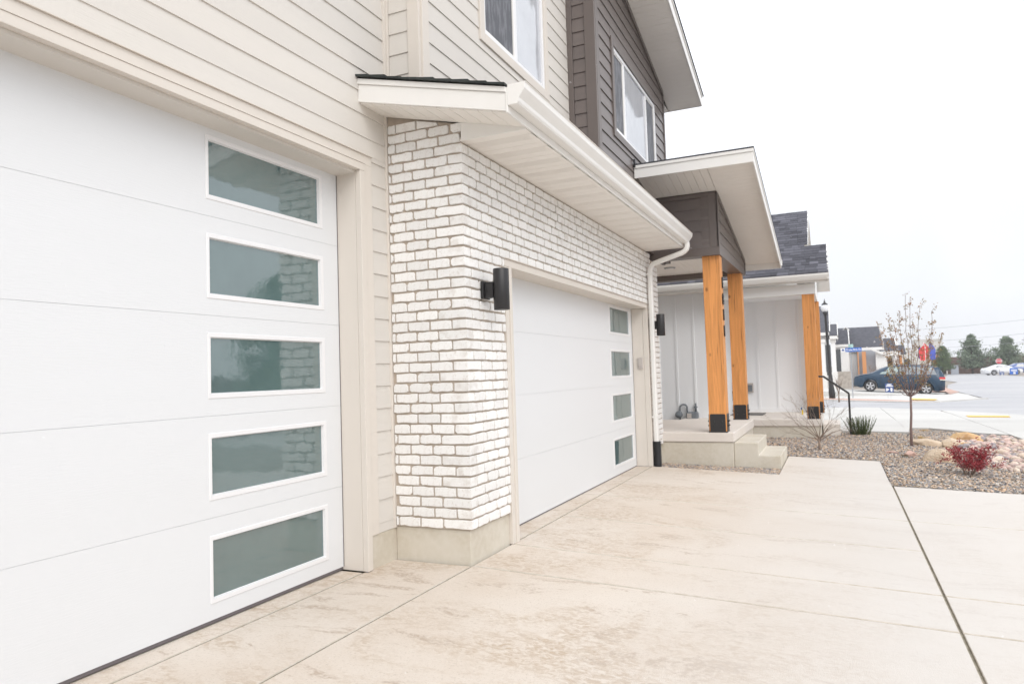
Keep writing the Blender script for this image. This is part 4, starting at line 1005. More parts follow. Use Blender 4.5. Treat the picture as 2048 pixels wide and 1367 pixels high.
# handrail by the neighbour's step
hr = thing('handrail', (.2, 16.05, -1.42), 'thin black metal handrail beside the neighbouring porch step', 'handrail')
mb = MB(); mb.box(.188, .226, 16.0, 16.038, -1.5, -.59); part('post', mb, 'black', hr)
mb = MB(); mb.tube([(.212, 16.02, -.585), (-.245, 16.0, -.232), (-.345, 16.0, -.228)], .021, 8, smooth=False); part('rail', mb, 'black', hr)

# ================================================================== PLANTING BED
grng = random.Random(21)
def in_poly(x, y, poly):
    c = False; n = len(poly)
    for i in range(n):
        x0, y0 = poly[i]; x1, y1 = poly[(i + 1) % n]
        if (y0 > y) != (y1 > y) and x < (x1 - x0) * (y - y0) / (y1 - y0) + x0: c = not c
    return c
bedA = [(-2.16, 9.41), (-.72, 9.41), (-.72, 10.04), (-1.30, 10.04), (-1.30, 9.99), (-2.24, 9.99), (-2.24, 9.5)]
bedB = [(-.705, 11.36), (.505, 11.36), (.505, 9.07), (4.6, 9.07), (4.6, 12.5), (2.95, 13.4), (2.86, 15.1), (2.84, 15.88), (2.38, 16.26), (2.1, 16.98), (1.75, 17.68), (1.42, 17.74), (1.28, 16.36), (0, 16.8), (.03, 15.85), (-.30, 15.85), (-.30, 14.99), (-3.0, 14.99), (-3.0, 12.5), (-1.29, 12.5), (-1.29, 11.31), (-.705, 11.31)]
river = [(1.72, 13.7), (1.78, 15.3), (2.2, 15.75), (2.80, 15.7), (3.0, 13.5), (4.4, 12.4), (4.4, 10.4), (2.55, 10.5), (1.95, 10.9), (1.72, 11.7), (1.95, 12.4)]
gb = drape('gravel_bed', bedB, .0, 'earth', step=1.0)
drape('gravel_bed', bedA, -.012, 'earth', step=.5, gz=lambda x, y: -1.272 - .036 * (x + 2.2))
PAL = [(.56, .42, .30), (.62, .50, .38), (.50, .38, .30), (.30, .29, .29), (.38, .35, .32), (.21, .21, .225), (.46, .34, .24), (.52, .45, .37), (.14, .14, .155), (.55, .52, .48), (.42, .30, .22), (.33, .32, .33), (.26, .235, .215), (.60, .42, .28)]
_oct = [(1, 0, 0), (0, 1, 0), (-1, 0, 0), (0, -1, 0), (0, 0, 1), (.7, .7, .45), (-.7, .7, .45), (-.7, -.7, .45), (.7, -.7, .45)]
_of = [(0, 5, 8), (1, 6, 5), (2, 7, 6), (3, 8, 7), (5, 4, 8), (6, 4, 5), (7, 4, 6), (8, 4, 7), (0, 1, 5), (1, 2, 6), (2, 3, 7), (3, 0, 8)]
def pebbles(name, poly, n, size, base, parent, avoid=None):
    mb = MB(); xs = [p[0] for p in poly]; ys = [p[1] for p in poly]; k = 0
    while k < n:
        x = grng.uniform(min(xs), max(xs)); y = grng.uniform(min(ys), max(ys))
        if not in_poly(x, y, poly): continue
        if y > 11.5 and grng.random() < (y - 11.5) * .13: continue
        if x > .20 * y + .9: continue
        k += 1
        if avoid and in_poly(x, y, avoid) and grng.random() < .8: continue
        s = size * grng.uniform(.55, 1.35); a = grng.uniform(0, 6.28); tx, ty = grng.gauss(0, .3), grng.gauss(0, .3)
        sx_, sy_, sz_ = s * grng.uniform(.7, 1.2), s * grng.uniform(.5, .9), s * grng.uniform(.45, .8); z = base(x, y) + s * .25 + grng.uniform(0, size * .7)
        ca, sa = math.cos(a), math.sin(a); vs = []
        for (u, v, w) in _oct:
            j = grng.uniform(.85, 1.12); u *= sx_ * j; v *= sy_ * j; w = (w - .15) * sz_
            vs.append((x + u * ca - v * sa, y + u * sa + v * ca, z + w + u * tx + v * ty))
        c = grng.choice(PAL); f_ = grng.uniform(.75, 1.2); mb.add(vs, _of, 0, False, (c[0] * f_, c[1] * f_, c[2] * f_))
    return part(name, mb, 'gravel', parent, kind='stuff')
pebbles('gravel', bedA, 5200, .0125, lambda x, y: -1.284 - .036 * (x + 2.2) - .02 * (y - 9.4), None)
pebbles('gravel', bedB, 36000, .0145, lambda x, y: G(x, y), None, river)
for o in bpy.data.objects:
    if o.name.startswith('gravel') and o.get('kind') == 'stuff': tag(o, 'mixed grey and tan gravel of the planting bed' if o.name != 'gravel' else 'mixed grey and tan gravel beside the porch steps', 'gravel')

def rock_mesh(name, m, sx_, sy_, sz_, seed, sub=2, rough=.22, flat=.35):
    bm = bmesh.new(); bmesh.ops.create_icosphere(bm, subdivisions=sub, radius=1)
    rg = random.Random(seed); off = Vector((rg.uniform(0, 50), rg.uniform(0, 50), rg.uniform(0, 50)))
    cutn = [Vector((rg.uniform(-1, 1), rg.uniform(-1, 1), rg.uniform(-.2, 1))).normalized() for _ in range(5 if sub < 3 else 9)]
    for v in bm.verts:
        p = v.co.copy(); p *= 1 + rough * (mnoise.noise(p * 1.1 + off) * 1.2 + .5 * mnoise.noise(p * 2.7 + off) + (.30 * mnoise.noise(p * 5 + off) + .22 * mnoise.noise(p * 11 + off) if sub > 2 else 0))
        for n in cutn:
            d = p.dot(n) - (1 - flat * .8)
            if d > 0: p -= n * d * .85
        v.co = Vector((p.x * sx_, p.y * sy_, p.z * sz_))
    me = bpy.data.meshes.new(name); bm.to_mesh(me); bm.free(); me.materials.append(M[m])
    for f in me.polygons: f.use_smooth = False if sub > 2 else False
    return me
def boulder(x, y, sx_, sy_, sz_, m, seed, label, rz_=0, dz=0, name='boulder', tilt=0):
    me = rock_mesh(name, m, sx_, sy_, sz_, seed, 4, .25, .5); o = bpy.data.objects.new(name, me); COL.objects.link(o)
    o.location = (x, y, G(x, y) + sz_ * .45 + dz); o.rotation_euler = (0, tilt, rz_); tag(o, label, 'boulder'); return o
boulder(1.28, 11.62, .33, .20, .135, 'boulder_tan', 4, 'angular tan boulder directly left of the red bush', R(12))
boulder(1.38, 13.85, .38, .16, .085, 'boulder_tan', 9, 'long low grey-tan boulder lying behind the young tree trunk', R(-28), tilt=R(6))
boulder(1.66, 13.75, .20, .16, .11, 'boulder_tan', 14, 'pale rounded boulder between the long low boulder and the golden one', R(-30))
boulder(2.0, 14.9, .29, .20, .14, 'boulder_gold', 23, 'golden orange boulder at the edge of the pavement', R(-20))
boulder(1.88, 14.05, .07, .06, .05, 'boulder_gold', 31, 'small golden stone in front of the golden boulder')
boulder(1.50, 12.65, .13, .10, .06, 'boulder_pink', 12, 'small pale pink boulder behind the angular tan boulder')
boulder(.94, 12.15, .12, .09, .07, 'boulder_pink', 17, 'pink boulder beside the small green plant', R(30))
boulder(.70, 12.45, .13, .09, .03, 'boulder_pink', 19, 'flat pink stone left of the small green plant', R(-30))
# river rock: stones one by one
rv = bpy.data.objects.new('river_rock_bed', None); COL.objects.link(rv); rv['kind'] = 'structure'
rms = [rock_mesh('river_rock', grng.choice(['river', 'river', 'river2', 'river3', 'river']), 1, grng.uniform(.6, .85), grng.uniform(.42, .6), 100 + i, 2, .22, .3) for i in range(14)]
for me in rms:
    for f in me.polygons: f.use_smooth = True
placed = []; tries = 0
while len(placed) < 290 and tries < 20000:
    tries += 1; x = grng.uniform(1.7, 4.2); y = grng.uniform(10.4, 15.7)
    if not in_poly(x, y, river) or x > .195 * y + .75: continue
    r = grng.uniform(.034, .072) if grng.random() < .85 else grng.uniform(.07, .10)
    if any((x - a) ** 2 + (y - b) ** 2 < (.62 * (r + c)) ** 2 for a, b, c in placed): continue
    placed.append((x, y, r)); o = bpy.data.objects.new('river_rock', grng.choice(rms)); COL.objects.link(o); o.parent = rv
    o.location = (x, y, G(x, y) + r * .33); o.scale = (r, r, r); o.rotation_euler = (grng.gauss(0, .2), grng.gauss(0, .2), grng.uniform(0, 6.28))
fill = MB()
for _ in range(2200):
    x = grng.uniform(1.7, 4.2); y = grng.uniform(10.4, 15.7)
    if not in_poly(x, y, river) or x > .195 * y + .75: continue
    me = grng.choice(rms); r = grng.uniform(.02, .05); mt4 = Matrix.Translation((x, y, G(x, y) + r * .3)) @ Matrix.Rotation(grng.uniform(0, 6), 4, 'Z') @ Matrix.Scale(r, 4)
    fill.add([mt4 @ v.co for v in me.vertices], [tuple(p.vertices) for p in me.polygons], grng.choice([0, 0, 1, 2]), True)
part('small_river_rock', fill, ['river', 'river2', 'river3'], rv, kind='stuff')

# ---- plants
def branch(mb, p, d, r, ln, depth, rng, tips, curve=.25, kids=(2, 3), spread=.55, up=.25, shrink=.72, seg=5, segs=4):
    pts = [Vector(p)]; dd = Vector(d).normalized(); rs = [r]
    for i in range(segs):
        dd = (dd + Vector((rng.gauss(0, curve), rng.gauss(0, curve), rng.gauss(0, curve) + up * .2)) * .35).normalized()
        pts.append(pts[-1] + dd * ln / segs); rs.append(max(r * (1 - .55 * (i + 1) / segs), .0012))
    mb.tube(pts, rs, seg, cap=False)
    tips.append((pts[-1], dd, depth)); mids = pts
    if depth > 0:
        for k in range(rng.randint(*kids)):
            i = rng.randint(max(1, segs - 2), segs); a = Vector((rng.gauss(0, 1), rng.gauss(0, 1), rng.gauss(0, .6))); a = (a - dd * a.dot(dd)).normalized()
            nd = (dd + a * spread * rng.uniform(.6, 1.3) + Vector((0, 0, up))).normalized()
            branch(mb, pts[i], nd, rs[i] * .8, ln * shrink * rng.uniform(.75, 1.2), depth - 1, rng, tips, curve, kids, spread, up, shrink, max(3, seg - 1), segs)

# young street tree with bronze-green new leaves
yt = thing('young_tree', (1.08, 13.62, -1.40), 'slender young tree with sparse bronze leaves standing in the gravel bed', 'tree')
mb = MB(); mb.tube([(1.08, 13.62, -1.5), (1.082, 13.62, -1.1), (1.10, 13.62, -.85), (1.105, 13.62, -.56)], [.024, .021, .019, .018], 8); part('trunk', mb, 'bark', yt)
tr = random.Random(8); mb = MB(); lf = []
base = Vector((1.105, 13.62, -.57))
tgt = [((1.10, 13.6, 1.12), .9), ((.84, 13.5, .72), .8), ((.93, 13.7, .70), .8), ((1.16, 13.5, .95), .9), ((1.30, 13.65, .92), .9), ((1.48, 13.6, .82), .7), ((.70, 13.6, .62), .8), ((1.60, 13.7, .45), .8), ((.80, 13.4, .10), .6),
       ((1.42, 13.4, .30), .6), ((1.02, 13.8, .82), .7), ((1.22, 13.8, .60), .7), ((.80, 13.7, -.22), .6), ((1.38, 13.8, -.15), .6), ((1.0, 13.4, .45), .7), ((1.30, 13.4, .20), .6), ((1.50, 13.75, .62), .6), ((.78, 13.55, .45), .6)]
for (tx, ty, tz), w in tgt:
    T = Vector((tx, ty, tz)); c1 = base + Vector(((tx - base.x) * .75, (ty - base.y) * .75, (tz - base.z) * .22)); pts = []; n = 12
    for i in range(n + 1):
        t = i / n; p = base * (1 - t) ** 2 + c1 * 2 * t * (1 - t) + T * t * t + Vector((tr.gauss(0, .008), tr.gauss(0, .008), 0)) * (1 if i else 0); pts.append(p)
    mb.tube(pts, [.0075 * w * (1 - .75 * i / n) + .0014 for i in range(n + 1)], 5, cap=False)
    for i in range(5, n + 1):
        lf += [pts[i]] * (1 if i < 8 else 2)
        if tr.random() < .8:
            q = pts[i] + Vector((tr.gauss(0, .06), tr.gauss(0, .06), tr.uniform(.02, .12))); mb.tube([pts[i], q], [.003, .0015], 3, cap=False); lf += [q, (pts[i] + q) / 2]
part('branches', mb, 'bark', yt)
mb = MB(); leaf_cloud(mb, lf, 2300, .019, .018, tr); part('foliage', mb, 'leaf_tree', yt, kind='stuff')
# red barberry-like bush
rbu = thing('red_bush', (1.42, 10.37, -1.40), 'small bush with deep red leaves growing in the gravel', 'shrub')
tr = random.Random(4); mb = MB(); tips = []
for k in range(17):
    a = tr.uniform(0, 6.28); branch(mb, (1.42 + .03 * math.cos(a), 10.37 + .03 * math.sin(a), -1.40), (math.cos(a) * .6 + .05, math.sin(a) * .5, 1), .0045, .21, 2, tr, tips, .5, (2, 3), .7, .1, .62, 4, 3)
part('stems', mb, 'bark_pale', rbu)
P_ = [t[0] for t in tips if t[2] < 2 and t[0].z > -1.32] + [(1.42 + tr.gauss(0, .12), 10.37 + tr.gauss(0, .10), -1.15 + tr.gauss(0, .06)) for _ in range(60)]; mb = MB(); leaf_cloud(mb, P_, 4200, .017, .0125, tr); part('foliage', mb, 'leaf_red', rbu, kind='stuff')
# bare Japanese-maple-like shrub
bs = thing('bare_shrub', (-.29, 12.27, -1.36), 'leafless low-branching shrub in the gravel in front of the neighbouring porch', 'shrub')
tr = random.Random(19); mb = MB(); mb.tube([(-.29, 12.27, -1.42), (-.295, 12.27, -1.26), (-.30, 12.27, -1.14)], [.022, .017, .016], 7); tips = []
for (dx, dy_, dz_, ln) in [(-1.2, .1, .45, .30), (-.8, -.3, .8, .30), (-.35, .2, 1, .30), (.15, -.1, 1, .30), (.5, .2, .9, .30), (.9, 0, .75, .26), (1.1, -.2, .95, .27), (-1.0, .3, .9, .28), (.35, -.4, 1, .28), (-.5, -.1, 1.2, .32)]:
    branch(mb, (-.297, 12.27, -1.20 + tr.uniform(0, .06)), (dx, dy_, dz_), .0085, ln * .95, 4, tr, tips, .35, (2, 2), .50, .10, .80, 5, 4)
part('branches', mb, 'bark_pale', bs)
part('plant_tag', MB().box(-.525, -.505, 12.2, 12.203, -.765, -.69), 'tag_yellow', bs); part('plant_tag', MB().box(-.538, -.520, 12.2, 12.203, -.69, -.65), 'paint_bright_blue', bs, label='blue plant tag')
# evergreen clump
ev = thing('evergreen_shrub', (.37, 16.05, -1.42), 'spiky dark green evergreen shrub at the edge of the gravel, right of the handrail', 'shrub')
tr = random.Random(6); mb = MB()
for k in range(150):
    a = tr.uniform(0, 6.28); rr0 = tr.uniform(0, .17); d = Vector((math.cos(a) * .55 * tr.random(), math.sin(a) * .5 * tr.random(), 1)).normalized(); h = tr.uniform(.20, .42)
    p0 = Vector((.39 + rr0 * math.cos(a), 16.05 + rr0 * math.sin(a), -1.43)); p1 = p0 + d * h; mb.tube([p0, p1], [.004, .002], 3, cap=False)
    for i in range(46):
        t = tr.random(); c = p0.lerp(p1, t); e = (Vector((tr.gauss(0, 1), tr.gauss(0, 1), .6))).normalized() * tr.uniform(.015, .035); s = d.cross(e).normalized() * .004
        mb.add([c - s, c + s, c + e], [(0, 1, 2)])
part('foliage', mb, 'leaf_green', ev, kind='stuff')
def tuft(x, y, n, h, m, label, cat='grass tuft', name='grass_tuft', sp=.09):
    tr = random.Random(int(x * 100 + y * 7)); mb = MB()
    for _ in range(n):
        a = tr.uniform(0, 6.28); r0 = tr.uniform(0, sp); p = Vector((x + r0 * math.cos(a), y + r0 * math.sin(a), G(x, y) - .01)); d = Vector((tr.gauss(0, .5), tr.gauss(0, .5), 1)).normalized() * h * tr.uniform(.5, 1.1); s = Vector((math.sin(a), -math.cos(a), 0)) * .004
        mb.add([p - s, p + s, p + d * .6 + s * .7 + Vector((d.x * .1, d.y * .1, 0)), p + d + Vector((d.x * .5, d.y * .5, -.02)), p + d * .6 - s * .7], [(0, 1, 2, 4), (4, 2, 3)])
    tag(part(name, mb, m, None), label, cat)
tuft(1.62, 17.3, 160, .07, 'grass_dry', 'straw-coloured dry grass tuft at the corner of the pavement, farthest of three')
tuft(1.36, 15.2, 190, .09, 'grass_dry', 'straw-coloured dry grass tuft behind the young tree trunk')
tuft(1.84, 15.3, 170, .09, 'grass_dry', 'straw-coloured dry grass tuft left of the golden boulder')
tuft(.84, 12.0, 240, .055, 'leaf_green', 'low green plant in the gravel beside a pink boulder', 'plant', 'ground_plant', .08)

# ================================================================== STREET OBJECTS
lp = thing('street_lamp', (-.27, 43.3, -1.86), 'tall black street lamp with a clear acorn globe by the kerb', 'street lamp')
mb = MB(); mb.lathe([(.16, -1.9), (.17, -1.5), (.13, -1.2), (.10, -.6), (.085, -.5), (.075, .3), (.062, 2.70), (.09, 2.78), (.13, 2.86), (.14, 2.93), (0, 2.93)], (0, 0, 0), 14)
mb.v = [(-.27 + x - .030 * (z + 1.9), 43.3 + y, z) for x, y, z in mb.v]; part('pole', mb, 'black', lp)
gx = -.27 - .030 * 5.0
mb = MB(); mb.lathe([(0, 2.935), (.11, 2.935), (.17, 3.02), (.215, 3.16), (.20, 3.27), (.15, 3.32), (0, 3.32)], (gx, 43.3, 0), 18); part('globe', mb, 'globe', lp)
mb = MB(); mb.lathe([(0, 3.325), (.17, 3.325), (.15, 3.38), (.07, 3.44), (.04, 3.48), (.05, 3.52), (.02, 3.56), (.012, 3.66), (0, 3.66)], (gx, 43.3, 0), 16); part('cap', mb, 'black', lp)

ss = thing('street_sign', (.76, 43.27, -1.85), 'blue street name sign on a thin grey post by the far kerb', 'street sign')
mb = MB(); mb.box(.735, .785, 43.25, 43.30, -2.0, 1.02); part('post', mb, 'galvanised', ss)
nb = part('name_blade', MB().box(.50, 1.30, 43.225, 43.232, .68, .895), 'sign_blue', ss)
part('logo_panel', MB().box(.27, .498, 43.225, 43.232, .68, .895), 'sign_white', ss)
me = text_mesh('Drake Park Ct', .165, 'sign_white'); o = bpy.data.objects.new('lettering', me); COL.objects.link(o); o.parent = ss; o.matrix_parent_inverse = Matrix.Translation(-worldloc(ss)); o.matrix_basis = Matrix.Translation((.90, 43.218, .785)) @ Matrix.Rotation(R(90), 4, 'X') @ Matrix.Diagonal((.72, 1, 1, 1))
mb = MB(); mb.prism([(.32, .74), (.45, .74), (.45, .80), (.385, .85), (.32, .80)], 'y', 43.219, 43.2245); part('logo', mb, 'sign_navy', ss)
cb = part('cross_blade', MB().box(.756, .764, 42.95, 43.6, .90, 1.08), 'sign_teal', ss, label='faded teal blade set crosswise on top'); cb.rotation_euler = (0, 0, 0)
part('cross_blade_face', MB().box(.66, .90, 43.245, 43.25, .90, 1.09), 'sign_teal', ss)

ys = thing('yard_sign', (2.46, 42.35, -1.84), 'small navy yard sign with white shapes in front of the blue van', 'yard sign')
mb = MB(); mb.tube([(2.40, 42.3, -1.86), (2.40, 42.3, -1.4)], .006, 5); part('stake', mb, 'galvanised', ys); mb = MB(); mb.tube([(2.54, 42.3, -1.86), (2.54, 42.3, -1.4)], .006, 5); part('stake', mb, 'galvanised', ys)
part('board', MB().box(2.29, 2.67, 42.292, 42.30, -1.52, -1.06), 'sign_navy', ys)
part('text_line', MB().box(2.37, 2.58, 42.286, 42.2915, -1.15, -1.09), 'sign_white', ys); part('text_line', MB().box(2.32, 2.65, 42.286, 42.2915, -1.225, -1.175), 'sign_white', ys)
mb = MB(); mb.prism([(2.33, -1.48), (2.33, -1.29), (2.48, -1.37)], 'y', 42.286, 42.2915); part('printed_shape', mb, 'sign_white', ys)
mb = MB(); mb.prism([(2.53, -1.48), (2.61, -1.48), (2.62, -1.32), (2.57, -1.28), (2.52, -1.32)], 'y', 42.286, 42.2915); part('printed_shape', mb, 'sign_white', ys)

# ---- cars, built nose towards +x in their own space
def interp(tab, x):
    for (a, va), (b, vb) in zip(tab, tab[1:]):
        if x <= b:
            t = (x - a) / (b - a) if b > a else 0; t = max(0, min(1, t)); return va + (vb - va) * t
    return tab[-1][1]
def car(name, label, L_, W, belt, roof, sill, wheels, wr, glass, cat, paint, group=None, wtaper=.0, lampz=(.72, .95)):
    """belt, roof: tables x -> height. x from 0 (nose) to L_ (tail)"""
    t = thing(name, (0, 0, 0), label, cat, group); hw = W / 2; N_ = 96; mb = MB(); vs = []; ring = 13
    for i in range(N_ + 1):
        x = L_ * i / N_; b_ = interp(belt, x); r_ = max(interp(roof, x), b_ + .004)
        end = min(x, L_ - x); w = hw * (1 - .30 * max(0, 1 - end / .55) ** 2.2)
        zb = sill + .10 * max(0, 1 - end / .35)
        for wx in wheels:
            q = (wr + .055) ** 2 - (x - wx) ** 2
            if q > 0: zb = max(zb, wr + math.sqrt(q) * .98)
        zb = min(zb, b_ - .12); cab = min(1, max(0, (r_ - b_) / .25)); wt = w - .15 * cab - .02
        mid = (zb + b_) / 2
        prof = [(w - .10, zb - .0), (w - .015, zb + .02), (w + .012, zb * .45 + b_ * .55), (w - .005, b_ - .05), (w - .035, b_), (wt + .055, b_ + (r_ - b_) * .55), (wt - .04, b_ + (r_ - b_) * .90), (wt * .55, r_ + .0 * cab), (0, r_ + .018)]
        half = [(-a, c) for a, c in prof]; full = half + [(a, c) for a, c in prof[::-1][1:]]
        ring = len(full)
        vs += [(x, a, c) for a, c in full]
    fs = []
    for i in range(N_):
        for k in range(ring - 1): fs.append((i * ring + k, i * ring + k + 1, (i + 1) * ring + k + 1, (i + 1) * ring + k))
        fs.append((i * ring + ring - 1, i * ring, (i + 1) * ring, (i + 1) * ring + ring - 1))
    fs += [tuple(range(ring))[::-1], tuple(range(N_ * ring, (N_ + 1) * ring))]
    mb.add(vs, fs, 0, True); part('body', mb, paint, t)
    def surf(x, f):   # point on the near (-y) flank between belt and roof, f in 0..1
        b_ = interp(belt, x); r_ = max(interp(roof, x), b_ + .004); end = min(x, L_ - x); w = hw * (1 - .30 * max(0, 1 - end / .55) ** 2.2); cab = min(1, max(0, (r_ - b_) / .25)); wt = w - .15 * cab - .02
        tab = [(0, (w - .035)), (.55, wt + .055), (.90, wt - .04), (1.0, wt * .55)]
        return Vector((x, -interp(tab, f) - .006, b_ + (r_ - b_) * f))
    for (xa, xb, fa, fb, sl0, sl1, gm_) in glass:
        for sgn in (1, -1):
            mb = MB(); n = 8; vs = []
            for i in range(n + 1):
                for j in range(4):
                    f = fa + (fb - fa) * j / 3; x = (xa + sl0 * j / 3) + ((xb + sl1 * j / 3) - (xa + sl0 * j / 3)) * i / n
                    p = surf(x, f); vs.append((p.x, p.y * sgn, p.z))
            mb.add(vs, [(i * 4 + j, i * 4 + j + 1, (i + 1) * 4 + j + 1, (i + 1) * 4 + j) for i in range(n) for j in range(3)], 0, True); part('side_window', mb, gm_, t)
    # windscreen and tail glass as strips lying on the body ends
    for wx in wheels:
        for sgn in (-1, 1):
            y0 = sgn * (hw - .22); y1 = sgn * (hw + .0)
            mb = MB(); prof = [(wr * .62, 0), (wr * .97, 0), (wr, .03), (wr, .19), (wr * .96, .215), (wr * .70, .215), (wr * .68, .19)]
            pr = [(r_, sgn * (hw - .20) + sgn * h) for r_, h in prof]; mb.lathe(pr, (wx, 0, wr), 28, axis='y'); wh = part('wheel', mb, 'tyre', t)
            mb = MB(); yf = sgn * (hw + .004)
            mb.lathe([(wr * .68, yf - sgn * .05), (wr * .69, yf), (wr * .64, yf + sgn * .004), (wr * .62, yf - sgn * .03), (0, yf - sgn * .06)], (wx, 0, wr), 24, axis='y')
            for s in range(5):
                a = 2 * math.pi * s / 5 + .3; ca, sa = math.cos(a), math.sin(a); hw_ = wr * .12
                q = [(0 - sa * hw_ * .8, ca * hw_ * .8), (ca * wr * .65 - sa * hw_, sa * wr * .65 + ca * hw_), (ca * wr * .65 + sa * hw_, sa * wr * .65 - ca * hw_), (sa * hw_ * .8, -ca * hw_ * .8)]
                mb.prism([(wx + a_, wr + b_) for a_, b_ in q], 'y', yf - sgn * .02, yf + sgn * .006)
            part('rim', mb, 'rim', wh)
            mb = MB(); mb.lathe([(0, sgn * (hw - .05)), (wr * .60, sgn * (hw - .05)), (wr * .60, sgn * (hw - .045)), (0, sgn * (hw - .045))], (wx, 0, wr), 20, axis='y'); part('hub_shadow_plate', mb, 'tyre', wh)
    return t, surf, hw
van, vsurf, vhw = car('minivan', 'dark blue minivan parked nose towards the white cottages', 4.98, 1.92,
    belt=[(0, .72), (.06, .84), (.35, .96), (.85, 1.05), (1.4, 1.08), (3.0, 1.11), (4.6, 1.17), (4.9, 1.14), (4.98, 1.0)],
    roof=[(0, .74), (.05, .86), (.32, .99), (.80, 1.10), (1.0, 1.17), (1.45, 1.43), (1.9, 1.63), (2.3, 1.72), (3.0, 1.76), (4.0, 1.75), (4.62, 1.70), (4.76, 1.52), (4.90, 1.25), (4.98, 1.01)],
    sill=.22, wheels=(.93, 3.96), wr=.345, glass=[(1.62, 2.42, .10, .84, .28, 0.0, 'car_glass_light'), (1.40, 1.60, .12, .42, .16, .14, 'car_glass_light'), (2.50, 3.36, .10, .84, 0, 0, 'car_glass'), (3.43, 4.50, .12, .84, 0, -.18, 'car_glass')], cat='minivan', paint='paint_blue')
def near(mbv): return mbv
part('headlight', MB().add([(.10, -.70, .74), (.62, -.945, .93), (.60, -.955, .85), (.16, -.80, .68)], [(0, 1, 2, 3)]), 'lamp_clear', van)
part('tail_lamp', MB().box(4.62, 4.95, -.93, -.72, .98, 1.10), 'lamp_red', van, bevel=.02); part('tail_lamp', MB().box(4.66, 4.96, -.93, -.72, .91, .975), 'lamp_clear', van, bevel=.02)
part('tail_lamp', MB().box(4.62, 4.95, .72, .93, .93, 1.10), 'lamp_red', van, bevel=.02)
mb = MB(); mb.box(1.78, 1.92, -1.12, -.95, 1.06, 1.22); part('wing_mirror', mb, 'black_plastic', van, bevel=.03)
part('roof_rail', MB().box(2.3, 4.3, -.66, -.62, 1.765, 1.80), 'black_plastic', van, bevel=.01); part('rear_spoiler', MB().box(4.45, 4.80, -.68, .68, 1.665, 1.70), 'paint_blue', van, bevel=.012)
part('number_plate', MB().box(4.985, 4.995, -.25, .25, .6, .72), 'sign_white', van)
for xx in (1.50, 2.46, 3.40): part('door_seam', MB().box(xx - .006, xx + .006, -.983, -.966, .42, 1.06), 'black_plastic', van)
for xx in (2.18, 2.62): part('door_handle', MB().box(xx, xx + .16, -.992, -.972, .98, 1.01), 'paint_blue', van, bevel=.006)
van.location = (.93, 50.0 + .96, -1.665); van.rotation_euler = (0, math.atan2(.246, 3.0), 0); van.location.z = -1.655

wc, s_, h_ = car('sedan', 'white sedan parked on the far road beneath the stop sign', 4.75, 1.84,
    belt=[(0, .60), (.15, .72), (1.1, .88), (2, .92), (3.4, .95), (4.4, .93), (4.75, .72)], roof=[(0, .62), (.15, .75), (1.15, .93), (1.9, 1.30), (2.4, 1.43), (3.0, 1.42), (3.7, 1.20), (4.2, 1.02), (4.55, .98), (4.75, .74)],
    sill=.2, wheels=(.92, 3.70), wr=.33, glass=[(1.75, 2.45, .12, .82, .25, 0, 'car_glass'), (2.52, 3.45, .12, .82, 0, -.2, 'car_glass')], cat='car', paint='paint_white')
wc.location = (22.95, 118.0, -2.10); wc.rotation_euler = (0, 0, R(180 + 14))
bc, s_, h_ = car('hatchback', 'bright blue car, partly hidden behind the blue signs at the right edge', 4.2, 1.8,
    belt=[(0, .60), (.15, .74), (1.0, .92), (3.6, .98), (4.1, .9), (4.2, .7)], roof=[(0, .62), (.15, .77), (1.05, .98), (1.7, 1.38), (2.3, 1.52), (3.3, 1.50), (3.9, 1.2), (4.2, .72)],
    sill=.2, wheels=(.85, 3.4), wr=.32, glass=[(1.5, 2.4, .12, .82, .25, 0, 'car_glass_light'), (2.5, 3.5, .12, .82, 0, -.2, 'car_glass')], cat='car', paint='paint_bright_blue')
bc.location = (26.0, 121.5, -2.10); bc.rotation_euler = (0, 0, R(180 + 14))

sp_ = thing('stop_sign', (20.15, 116.0, -2.1), 'red octagonal stop sign on a thin post above the white sedan', 'stop sign')
mb = MB(); mb.tube([(20.15, 116, -2.2), (20.15, 116, -.55)], .035, 6); part('post', mb, 'galvanised', sp_)
def octa(r): return [(20.15 + r * math.cos(R(22.5 + 45 * k)), -.21 + r * math.sin(R(22.5 + 45 * k))) for k in range(8)]
part('face', MB().prism(octa(.40), 'y', 115.94, 115.96), 'sign_white', sp_); part('face', MB().prism(octa(.365), 'y', 115.925, 115.9395), 'sign_red', sp_)
me = text_mesh('STOP', .30, 'sign_white'); o = bpy.data.objects.new('lettering', me); COL.objects.link(o); o.parent = sp_; o.matrix_parent_inverse = Matrix.Translation(-worldloc(sp_)); o.matrix_basis = Matrix.Translation((20.15, 115.915, -.21)) @ Matrix.Rotation(R(90), 4, 'X')
def ysign(x0, x1, y, z0, z1, label, bars):
    t = thing('roadside_sign', ((x0 + x1) / 2, y, z0), label, 'sign'); part('board', MB().box(x0, x1, y, y + .02, z0 + .12, z1), 'sign_blue' if bars > 1 else 'sign_navy', t)
    part('stake', MB().box(x0 + .06, x0 + .09, y + .021, y + .04, z0 - .1, z1 - .1), 'galvanised', t); part('stake', MB().box(x1 - .09, x1 - .06, y + .021, y + .04, z0 - .1, z1 - .1), 'galvanised', t)
    w = x1 - x0; h = z1 - z0
    for i in range(bars): part('text_line', MB().box(x0 + w * (.14 + .05 * i), x1 - w * .12, y - .008, y - .001, z1 - h * (.30 + .16 * i), z1 - h * (.20 + .16 * i)), 'sign_white', t)
    part('printed_shape', MB().box(x0 + w * .42, x0 + w * .72, y - .008, y - .001, z0 + h * .18, z0 + h * .44), 'sign_white', t)
ysign(20.85, 21.75, 113.5, -2.12, -1.14, 'larger blue roadside sign with white lettering in front of the white sedan', 2)
